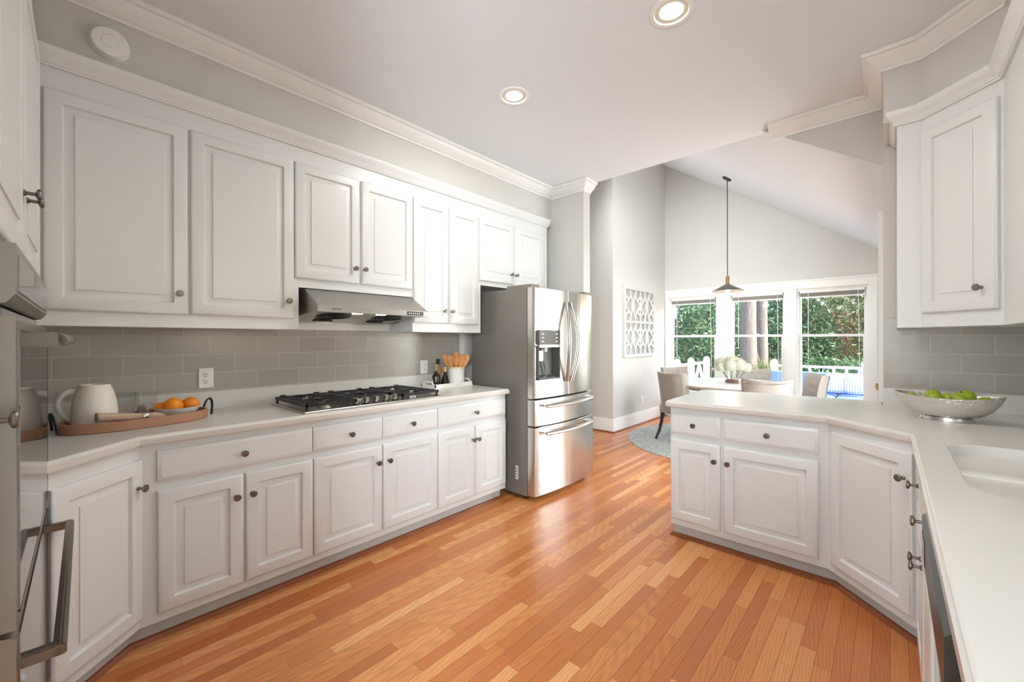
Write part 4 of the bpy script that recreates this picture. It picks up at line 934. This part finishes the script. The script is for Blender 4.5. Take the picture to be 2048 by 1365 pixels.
# ------------------------------------------------------------------ hammered bowl with green apples
def fl(w, lat): p = Fv * w + Rv * lat; return p.x, p.y
bx, by = fl(2.055, 2.145)
ang = math.atan2(*(lambda v: (v.y, v.x))(Fv * -0.27 + Rv * 0.24))
bo = thing('hammered_bowl', 'long oval hammered silver bowl on the counter near the sink', 'bowl', (bx, by, 0.9142), ang)
def boat(k, j, z, sag=0.0): return [(0.193 * k * math.cos(a), 0.108 * j * math.sin(a), z + sag * math.cos(a) ** 2) for a in (2 * PI * i / 48 for i in range(48))]
m = MB(); m.loft([boat(0.40, 0.45, 0.018), boat(0.62, 0.66, 0.030), boat(0.82, 0.84, 0.058, 0.004), boat(0.94, 0.94, 0.090, 0.010), boat(1.0, 1.0, 0.116, 0.016), boat(0.985, 0.97, 0.117, 0.016), boat(0.92, 0.91, 0.090, 0.010), boat(0.80, 0.81, 0.061, 0.004), boat(0.60, 0.63, 0.034), boat(0.3, 0.3, 0.024)])
m.build('bowl_body', HAMMER, bo, smooth=60)
m = MB(); m.loft([boat(0.50, 0.52, 0.0), boat(0.505, 0.525, 0.003), boat(0.48, 0.50, 0.012), boat(0.46, 0.48, 0.0185)]); m.build('foot', STEEL, bo)
Mb = Matrix.Translation((bx, by, 0.9142)) @ Matrix.Rotation(ang, 4, 'Z')
AP = [('green apple near the left tip of the silver bowl', -0.125, 0.004, 0.094, 0.028), ('green apple at the back left of the heap in the silver bowl', -0.048, 0.035, 0.106, 0.035), ('green apple at the front left of the heap in the silver bowl', -0.042, -0.036, 0.100, 0.034),
      ('green apple in the middle of the heap between four others', 0.008, 0.004, 0.098, 0.032), ('green apple at the front centre with its stem showing', 0.040, -0.042, 0.098, 0.036), ('largest green apple topmost at the right of the heap', 0.062, 0.028, 0.112, 0.037),
      ('green apple low at the right tip of the silver bowl', 0.128, -0.012, 0.096, 0.030), ('green apple lying low between heap and left tip', -0.090, -0.010, 0.082, 0.028)]
for i, (lb, x, y, z, r) in enumerate(AP):
    p = Mb @ Vector((x, y, z))
    t = thing('green_apple', lb, 'apple', p, 0, 'green apples in the silver bowl'); t.rotation_euler = (random.uniform(-1.3, 1.3), random.uniform(-1.3, 1.3), random.random() * 6)
    pr = [(r * 0.12, -r * 0.80), (r * 0.5, -r * 0.90), (r * 0.85, -r * 0.55), (r * 1.0, 0), (r * 0.97, r * 0.45), (r * 0.7, r * 0.82), (r * 0.35, r * 0.92), (r * 0.1, r * 0.78)]
    MB().lathe(pr, 20, sx=1.12).build('skin', APPLE, t, smooth=60)
    MB().tube([(0, 0, r * 0.76), (0.002, 0, r * 1.12)], 0.0016, 6).build('stem', EBONY, t)

# ------------------------------------------------------------------ dining nook
TCX, TCY = -1.554, 5.857
rg = MB().lathe([(1.205, 0.0005), (1.21, 0.004), (1.20, 0.008)], 96, (0, 0, 0)).build('round_rug', RUGM, loc=(-1.53, 5.75, 0))
tag(rg, 'round faded blue grey rug under the dining table', 'rug')
tb = thing('dining_table', 'round whitewashed pedestal dining table in the nook', 'table', (TCX, TCY, 0.0085))
MB().lathe([(0.63, 0.715), (0.67, 0.718), (0.698, 0.728), (0.705, 0.738), (0.702, 0.748), (0.69, 0.752)], 72).build('table_top', TABLEM, tb)
MB().lathe([(0.05, 0.64), (0.50, 0.66), (0.52, 0.70), (0.50, 0.714)], 48).build('apron', TABLEM, tb)
MB().lathe([(0.30, 0.0), (0.31, 0.03), (0.16, 0.06), (0.09, 0.12), (0.07, 0.25), (0.10, 0.40), (0.07, 0.55), (0.10, 0.65)], 40).build('pedestal', TABLEM, tb)
def make_chair():
    t = thing('dining_chair', 'chair', 'chair', (0, 0, 0))
    m = MB(); m.loft([[(x, y, z) for x, y in rrect(-0.25 + i, 0.25 - i, -0.22 + i, 0.27 - i, 0.06, 4)] for i, z in ((0.01, 0.36), (0, 0.37), (0, 0.44), (0.008, 0.465), (0.03, 0.48), (0.08, 0.488))]); m.build('seat', VELVET, t)
    NX, NZ = 28, 24
    tufts = []
    for r_ in range(4):
        for c_ in range(4 if r_ % 2 == 0 else 3):
            a = (-0.6 + 0.4 * c_) if r_ % 2 == 0 else (-0.4 + 0.4 * c_)
            tufts.append((a, 0.25 + 0.2 * r_))
    def top(a): return 0.885 + 0.028 * abs(a) ** 2.2 - 0.015 * abs(a) ** 8
    def pos(a, b, front):
        z = 0.40 + (top(a) - 0.40) * b; wx = 0.205 + 0.028 * b
        y = -0.235 - 0.085 * b + 0.085 * abs(a) ** 3 * (0.6 + 0.4 * b)
        if front:
            th = 0.075 * (1 - 0.35 * b ** 6); y += th
            for ta, tb_ in tufts:
                d2 = ((a - ta) * 0.26) ** 2 + ((b - tb_) * 0.48) ** 2; y -= 0.022 * math.exp(-d2 / 0.0009)
            y += 0.006 * abs(math.sin((a * 5 + b * 5) * PI / 2)) * 0 
        return (wx * a, y, z)
    m = MB()
    Fg = [[m.v(*pos(-1 + 2 * i / NX, j / NZ, True)) for j in range(NZ + 1)] for i in range(NX + 1)]
    Bg = [[m.v(*pos(-1 + 2 * i / NX, j / NZ, False)) for j in range(NZ + 1)] for i in range(NX + 1)]
    for i in range(NX):
        for j in range(NZ):
            m.f([Fg[i][j], Fg[i + 1][j], Fg[i + 1][j + 1], Fg[i][j + 1]]); m.f([Bg[i][j], Bg[i][j + 1], Bg[i + 1][j + 1], Bg[i + 1][j]])
        m.f([Fg[i][NZ], Fg[i + 1][NZ], Bg[i + 1][NZ], Bg[i][NZ]]); m.f([Fg[i][0], Bg[i][0], Bg[i + 1][0], Fg[i + 1][0]])
    for j in range(NZ):
        m.f([Fg[0][j], Fg[0][j + 1], Bg[0][j + 1], Bg[0][j]]); m.f([Fg[NX][j], Bg[NX][j], Bg[NX][j + 1], Fg[NX][j + 1]])
    bk = m.build('backrest', VELVET, t, smooth=70)
    bt = MB()
    for ta, tb_ in tufts: x, y, z = pos(ta, tb_, True); bt.ball((x, y, z), 0.009, 8, (1, 0.5, 1))
    bt.build('tuft_buttons', VELVETB, bk)
    nl = MB()
    for k in range(46):
        a = -0.90 + 1.8 * k / 45; x, y, z = pos(a, 0.945, False); nl.ball((x, y - 0.001, z), 0.0068, 6)
    for sgn in (-1, 1):
        for k in range(26): x, y, z = pos(sgn * 0.90, 0.06 + 0.87 * k / 25, False); nl.ball((x, y - 0.001, z), 0.0068, 6)
    nl.build('nailhead_trim', NAIL, bk)
    for sx in (-1, 1):
        MB().tube([(sx * 0.205, 0.22, 0.37), (sx * 0.21, 0.225, 0.012)], [0.024, 0.014], 8).build('leg', EBONY, t)
        MB().tube([(sx * 0.19, -0.19, 0.38), (sx * 0.195, -0.20, 0.25), (sx * 0.20, -0.235, 0.12), (sx * 0.205, -0.29, 0.012)], [0.024, 0.021, 0.018, 0.014], 8).build('leg', EBONY, t)
    return t
CH = [('tufted grey dining chair left of the table, seen from behind with its dark leg showing', -0.10, -0.80, 0.36, 0.93),
      ('tufted grey dining chair at the far left of the table, facing the camera', 0.98, -0.35, -1.0, 0.40),
      ('tufted grey dining chair behind the flowers at the far side of the table', 0.60, 0.66, -0.9, -0.42),
      ('tufted grey dining chair nearest the peninsula, its nailhead back towards the camera', -1.10, -0.16, 0.92, 0.40),
      ('tufted grey dining chair at the right of the table, turned sideways before the right window', -0.42, 0.90, 0.28, -0.95)]
ch0 = make_chair()
for i, (lb, dw_, lat, fw_, flat) in enumerate(CH):
    t = ch0 if i == 0 else copy_tree(ch0)
    t['label'] = lb; t['group'] = 'tufted chairs round the dining table'
    p = Vector((TCX, TCY)) + Fv * dw_ + Rv * lat; dv_ = (Fv * fw_ + Rv * flat).normalized()
    c = p + dv_ * 0.26
    t.location = (c.x, c.y, 0.0); t.rotation_euler = (0, 0, math.atan2(-dv_.x, dv_.y))
vx, vy = fl(5.30, (1464 - 1024) * 5.30 / 832); ZV = 0.0085 + 0.7525
va = thing('glass_vase', 'clear glass cylinder vase of white hydrangeas on the dining table', 'vase', (vx, vy, ZV))
MB().lathe([(0.082, 0), (0.084, 0.003), (0.084, 0.165), (0.080, 0.165), (0.080, 0.008), (0.02, 0.007)], 36).build('vase_glass', TUMBLER, va)
MB().lathe([(0.078, 0.009), (0.078, 0.035), (0.05, 0.045)], 24).build('bark_filler', mat('bark_chips', (120, 72, 44), 0.8, noise=0.4, nscale=60), va)
HY = ['hydrangea head lowest at the left of the bouquet', 'hydrangea head large at the front left of the bouquet', 'hydrangea head large at the front right of the bouquet', 'hydrangea head at the far right of the bouquet',
      'hydrangea head at the back left of the bouquet', 'hydrangea head topmost in the middle of the bouquet', 'hydrangea head at the back right of the bouquet']
HP = [(-0.15, -0.03, 0.20), (-0.075, -0.09, 0.225), (0.055, -0.08, 0.23), (0.165, -0.03, 0.195), (-0.10, 0.07, 0.245), (0.0, 0.0, 0.275), (0.10, 0.06, 0.245)]
for lb, (a, b_, z) in zip(HY, HP):
    off = Rv * a + Fv * b_
    t = thing('hydrangea', lb, 'flower', (vx + off.x, vy + off.y, ZV + z), 0, 'white hydrangeas in the vase')
    m = MB(); R_ = 0.078 if abs(a) < 0.12 else 0.062
    for k in range(150):
        zz = 1 - 1.7 * (k + 0.5) / 150; th = k * 2.39996; rr = math.sqrt(max(0, 1 - zz * zz))
        n_ = Vector((rr * math.cos(th), rr * math.sin(th), zz)); c_ = n_ * R_ * random.uniform(0.9, 1.06)
        u_ = n_.orthogonal().normalized(); w_ = n_.cross(u_); ph = random.random() * PI
        for qd in range(4):
            d1 = u_ * math.cos(ph + qd * PI / 2) + w_ * math.sin(ph + qd * PI / 2); d2 = n_.cross(d1)
            s_ = 0.011
            m.f([m.bm.verts.new(c_), m.bm.verts.new(c_ + d1 * s_ * 0.7 + d2 * s_ * 0.55 + n_ * 0.003), m.bm.verts.new(c_ + d1 * s_ * 1.15 + n_ * 0.004), m.bm.verts.new(c_ + d1 * s_ * 0.7 - d2 * s_ * 0.55 + n_ * 0.003)])
    m.ball((0, 0, -0.005), R_ * 0.82, 14); m.build('petals', PETAL, t, smooth=0)
    MB().tube([(0, 0, -R_ * 0.6), (-off.x * 0.62, -off.y * 0.62, -z + 0.05)], 0.004, 6).build('stem', LEAFG, t)
# fretwork wall panel (origin at its centre, local x along +Y, front towards +X)
ar = thing('fretwork_wall_panel', 'whitewashed geometric fretwork panel on the nook wall', 'wall art', (-2.8895, 6.097, 1.582), H)
aw, ah = 0.532, 0.528
m = MB()
for x0, x1, z0, z1 in ((-aw, aw, ah - 0.045, ah), (-aw, aw, -ah, -ah + 0.045), (-aw, -aw + 0.05, -ah + 0.045, ah - 0.045), (aw - 0.05, aw, -ah + 0.045, ah - 0.045)): m.box(x0, x1, -0.04, 0.0, z0, z1)
m.build('frame', ARTF, ar); m = MB(); m.box(-aw + 0.02, aw - 0.02, -0.012, -0.004, -ah + 0.02, ah - 0.02); m.build('backing', ARTB, ar)
m = MB(); y = -0.022; bwid = 0.034
FC = [0]
def fb_(a, b):
    FC[0] += 1; y2 = y - 0.00013 * (FC[0] % 53); m.bar((a[0], y2, a[1]), (b[0], y2, b[1]), 0.02, bwid, up=(b[1] - a[1], 0, -(b[0] - a[0])) )
cw, ch_ = (aw - 0.05) / 2, (ah - 0.045) / 2
for cx in (-cw, cw):
    for cz in (-ch_, ch_):
        P = lambda a, b: (cx + a * cw, cz + b * ch_)
        for sx in (-1, 1):
            for sz in (-1, 1):
                fb_(P(0.05 * sx, 0.2 * sz), P(0.42 * sx, 1.0 * sz)); fb_(P(0.26 * sx, 0.62 * sz), P(1.0 * sx, 0.0)); fb_(P(0.6 * sx, 0.34 * sz), P(1.0 * sx, 0.62 * sz))
        m.M = Matrix.Identity(4); m.box(cx - 0.045, cx + 0.045, y - 0.012, y + 0.01, cz - 0.06, cz + 0.06)
fb_((0, -ah + 0.045), (0, ah - 0.045)); fb_((-aw + 0.05, 0), (aw - 0.05, 0))
for cz in (-ch_, ch_): m.box(-0.045, 0.045, y - 0.013, y + 0.01, cz - 0.06, cz + 0.06)
m.build('fretwork', ARTF, ar)

# ------------------------------------------------------------------ outside
struct('ground', MB().box(-40, 40, 9.3, 60, -0.6, -0.5), MULCH)
struct('ground', MB().box(-40, 40, 17.5, 20.0, -0.5, -0.49), GRAVEL)
struct('deck', MB().box(-3.2, 1.6, 7.32, 9.15, -0.14, -0.02), DECKM)
struct('added_sun_blocker', MB().box(0.9, 3.4, -1.0, 7.25, 2.62, 2.74), TRIM)  # unseen slab added to keep sun out of the side openings
struct('side_deck', MB().box(0.14, 3.2, 3.4, 7.3, -0.14, -0.02), DECKM)
def rail(name, label, p0, p1, style, zt=0.90, posts=(True, True)):
    t = thing(name, label, 'railing', (p0[0], p0[1], -0.02))
    d = Vector((p1[0] - p0[0], p1[1] - p0[1], 0)); L = d.length; t.rotation_euler.z = math.atan2(d.y, d.x)
    h = zt + 0.02
    MB().box(0, L, -0.035, 0.035, h - 0.05, h - 0.01).build('top_rail', RAILM, t); MB().box(0, L, -0.025, 0.025, 0.10, 0.14).build('bottom_rail', RAILM, t)
    z0, z1 = 0.14, h - 0.05
    def stick(a, b): MB().bar((a[0], 0, a[1]), (b[0], 0, b[1]), 0.04, 0.04, up=(0, 1, 0)).build('baluster', RAILM, t)
    if style == 'chevron':
        n = max(1, round(L / 0.62))
        for k in range(n):
            x0 = L * k / n; s = L / n
            stick((x0, z1), (x0 + s * 0.5, z0)); stick((x0 + s * 0.5, z1), (x0 + s, z0)); stick((x0 + s, z1), (x0 + s * 0.5, z0 + 0.0)); stick((x0 + s * 0.5, z1), (x0, z0))
    else:
        Lc = L * 0.55; n = 2
        for k in range(n):
            x0 = Lc * k / n; s = Lc / n; stick((x0, z1), (x0 + s * 0.55, z0)); stick((x0 + s * 0.5, z1), (x0 + s, z0)); stick((x0 + s, z1), (x0 + s * 0.45, z0))
        k = Lc
        while k < L: stick((k, z0), (k, z1)); k += 0.17
    for on, x in zip(posts, (0, L)):
        if on:
            po = MB().box(x - 0.05, x + 0.05, -0.05, 0.05, 0, h + 0.02).build('post', RAILM, t); MB().lathe([(0.055, h + 0.02), (0.058, h + 0.035), (0.05, h + 0.065), (0.025, h + 0.085), (0.004, h + 0.09)], 16, (x, 0, 0)).build('post_cap', RAILM, po)
rail('deck_railing', 'white lattice deck railing at the left beyond the nook window', (-2.80, 7.45), (-2.80, 8.15), 'chevron', 0.88)
rail('deck_railing', 'white lattice deck railing running away to the end post outside', (-2.80, 8.15), (-2.80, 9.05), 'chevron', 0.88, (False, True))
rail('deck_railing', 'white deck railing with diagonal and upright balusters behind the blue sofa', (-1.60, 9.05), (-0.30, 9.05), 'mixed', 0.86)
rail('deck_railing', 'white deck railing at the right end of the deck beside the blue sofa', (-0.30, 9.05), (1.50, 9.05), 'mixed', 0.86, (False, True))
sf = thing('outdoor_sofa', 'blue cushioned outdoor sofa on the sunny deck', 'sofa', (-0.95, 8.45, -0.02))
def cushion(m, x0, x1, y0, y1, z0, z1, r=0.05):
    m.loft([[(x, y, z) for x, y in rrect(x0 + i, x1 - i, y0 + i, y1 - i, r, 4)] for i, z in ((0.03, z0), (0, z0 + 0.03), (0, z1 - 0.03), (0.02, z1 - 0.008), (0.06, z1))])
m = MB(); m.box(-0.95, 0.95, -0.35, 0.40, 0.10, 0.28)
for xx in (-0.9, 0.84):
    for yy in (-0.32, 0.32): m.box(xx, xx + 0.06, yy, yy + 0.06, 0, 0.10)
m.build('frame', RAILM, sf)
for x0 in (-0.94, -0.31, 0.32):
    m = MB(); cushion(m, x0, x0 + 0.62, -0.34, 0.22, 0.28, 0.44); m.build('seat_cushion', BLUEF, sf)
    m = MB(); m.M = Matrix.Translation((0, 0.26, 0.44)) @ Matrix.Rotation(math.radians(-12), 4, 'X'); cushion(m, x0 + 0.005, x0 + 0.615, -0.08, 0.09, -0.02, 0.34, 0.06); m.build('back_cushion', BLUEF, sf)
for lb, x, y, rz in (('blue and white striped pillow leaning at the left on the sofa', -0.64, 8.47, 0.2), ('blue and white striped pillow beside it nearer the sofa end', -0.40, 8.45, -0.15)):
    m = MB(); m.loft([[(0.155 * k * (abs(math.cos(a)) ** 0.55) * (1 if math.cos(a) > 0 else -1), yy, 0.165 * k * (abs(math.sin(a)) ** 0.55) * (1 if math.sin(a) > 0 else -1)) for a in (2 * PI * i / 24 for i in range(24))] for k, yy in ((0.5, -0.085), (0.85, -0.06), (1.0, 0.0), (0.85, 0.06), (0.5, 0.085))])
    o = m.build('striped_pillow', STRIPE, loc=(x, y, 0.615)); o.rotation_euler = (math.radians(-18), 0, rz); tag(o, lb, 'pillow', 'striped pillows on the sofa')
ot = thing('outdoor_ottoman', 'sunlit blue ottoman cushion in front of the outdoor sofa', 'ottoman', (-0.45, 7.78, -0.02))
MB().box(-0.33, 0.33, -0.26, 0.26, 0.0, 0.28).build('base', RAILM, ot); m = MB(); cushion(m, -0.34, 0.34, -0.27, 0.27, 0.28, 0.43); m.build('cushion', BLUEF, ot)
lp = thing('lamp_post', 'white lantern on a post outside the left nook window', 'lamp post', (-4.22, 10.9, -0.5))
MB().lathe([(0.07, 0), (0.05, 0.3), (0.04, 2.0), (0.05, 2.33)], 16).build('post', mat('blue_grey_post', (150, 160, 172), 0.6), lp)
m = MB(); m.lathe([(0.05, 2.33), (0.09, 2.38), (0.12, 2.58), (0.13, 2.59)], 6); m.build('lantern', RAILM, lp); MB().lathe([(0.16, 2.59), (0.08, 2.67), (0.02, 2.73)], 6).build('lantern_roof', RAILM, lp)
def trunk(name, label, x, y, r, h, lean=0):
    m = MB(); N = 20; L = []
    for k in range(16):
        z = -0.5 + h * k / 15; rr = r * (1.0 + 0.35 * math.exp(-k * 0.9) - 0.02 * k)
        L.append([(x + lean * k / 15 + rr * (1 + 0.05 * math.sin(5 * a + k)) * math.cos(a), y + rr * (1 + 0.05 * math.sin(4 * a - k)) * math.sin(a), z) for a in (2 * PI * i / N for i in range(N))])
    m.loft(L); return tag(m.build(name, BARK, smooth=60), label, 'tree')
trunk('pine_trunk', 'thick grey pine trunk seen through the middle nook window', -2.80, 12.5, 0.20, 9)
trunk('pine_trunk', 'slimmer pine trunk further back in the middle nook window', -2.62, 13.2, 0.14, 10)
import numpy as np
rng = np.random.default_rng(5)
def foliage(name, label, c, rad, n, leaf, m, cat='shrub', stuff=None, blade=False, shell=0.55):
    d = rng.normal(size=(n, 3)); d /= np.linalg.norm(d, axis=1)[:, None]
    rr = (shell + (1 - shell) * rng.random(n) ** 0.6) * (1 + 0.18 * np.sin(d[:, 0] * 5 + d[:, 2] * 4) * np.cos(d[:, 1] * 6))
    P = d * rr[:, None] * np.array(rad)
    u = rng.normal(size=(n, 3)); u /= np.linalg.norm(u, axis=1)[:, None]
    if blade: u = d * 0.6 + np.array([0, 0, 0.7]) + 0.25 * u; u /= np.linalg.norm(u, axis=1)[:, None]
    w = np.cross(u, rng.normal(size=(n, 3))); w /= np.linalg.norm(w, axis=1)[:, None]
    s = leaf * (0.6 + 0.8 * rng.random(n))[:, None]; k = 0.06 if blade else 0.32
    V = np.stack([P - u * s, P + w * s * k, P + u * s, P - w * s * k], 1).reshape(-1, 3)
    keep = V[:, 2].reshape(-1, 4).min(1) + c[2] > -0.55
    V = V.reshape(-1, 4, 3)[keep].reshape(-1, 3)
    me = bpy.data.meshes.new(name); me.from_pydata(V.tolist(), [], np.arange(len(V)).reshape(-1, 4).tolist()); me.materials.append(m)
    o = bpy.data.objects.new(name, me); COL.objects.link(o); o.location = c; return tag(o, label, cat)
foliage('holly_bush', 'dense holly bush filling the left nook window', (-5.4, 13.2, 1.3), (1.5, 1.2, 2.2), 13000, 0.062, LEAF_A)
foliage('holly_bush', 'holly bush between the left window and the big trunk', (-4.2, 14.2, 1.0), (1.3, 1.2, 2.0), 11000, 0.062, LEAF_A)
foliage('holly_bush', 'holly bush low behind the lantern post', (-6.8, 13.8, 1.2), (1.4, 1.2, 2.3), 8000, 0.07, LEAF_A)
foliage('holly_bush', 'holly bush right of the two trunks in the middle window', (-2.2, 15.0, 0.9), (1.2, 1.1, 1.8), 11000, 0.062, LEAF_A)
foliage('broadleaf_tree', 'olive leaved tree filling the right nook window', (-1.2, 15.6, 2.0), (1.7, 1.3, 1.9), 10000, 0.068, LEAF_B, 'tree')
foliage('broadleaf_tree', 'olive leaved tree at the right edge of the right window', (0.6, 16.2, 2.2), (1.6, 1.3, 2.0), 8500, 0.07, LEAF_B, 'tree')
foliage('laurel_hedge', 'low dark hedge along the drive outside the right window', (-0.9, 13.9, 0.1), (2.0, 0.7, 0.75), 9000, 0.055, LEAF_A, 'hedge')
foliage('ornamental_grass', 'pale mound of ornamental grass right of the big trunk', (-2.15, 11.6, 0.0), (0.55, 0.5, 0.75), 5000, 0.16, LEAF_C, 'grass', blade=True, shell=0.2)
foliage('tree_crown', 'tall dark tree crown far behind the holly bushes', (-7.0, 22, 4.0), (4.5, 2.5, 4.5), 3600, 0.2, LEAF_A, 'tree', shell=0.4)
foliage('tree_crown', 'tall olive tree crown far behind the right window', (0.5, 22, 4.2), (4.5, 2.5, 4.2), 2600, 0.2, LEAF_B, 'tree', shell=0.4)
foliage('tree_crown', 'tall tree crown far behind the middle window', (-3.6, 24, 4.5), (4.0, 2.5, 4.5), 3200, 0.2, LEAF_A, 'tree', shell=0.4)
fe = MB()
for k in range(30): fe.box(-2.6 + 0.15 * k, -2.6 + 0.145 + 0.15 * k, 18.6, 18.62, -0.5, 2.25)
fe.box(-2.6, 1.9, 18.62, 18.66, 0.0, 0.08); fe.box(-2.6, 1.9, 18.62, 18.66, 1.8, 1.88)
tag(fe.build('wooden_fence', FENCEM), 'red brown wooden fence behind the olive tree on the right', 'fence')
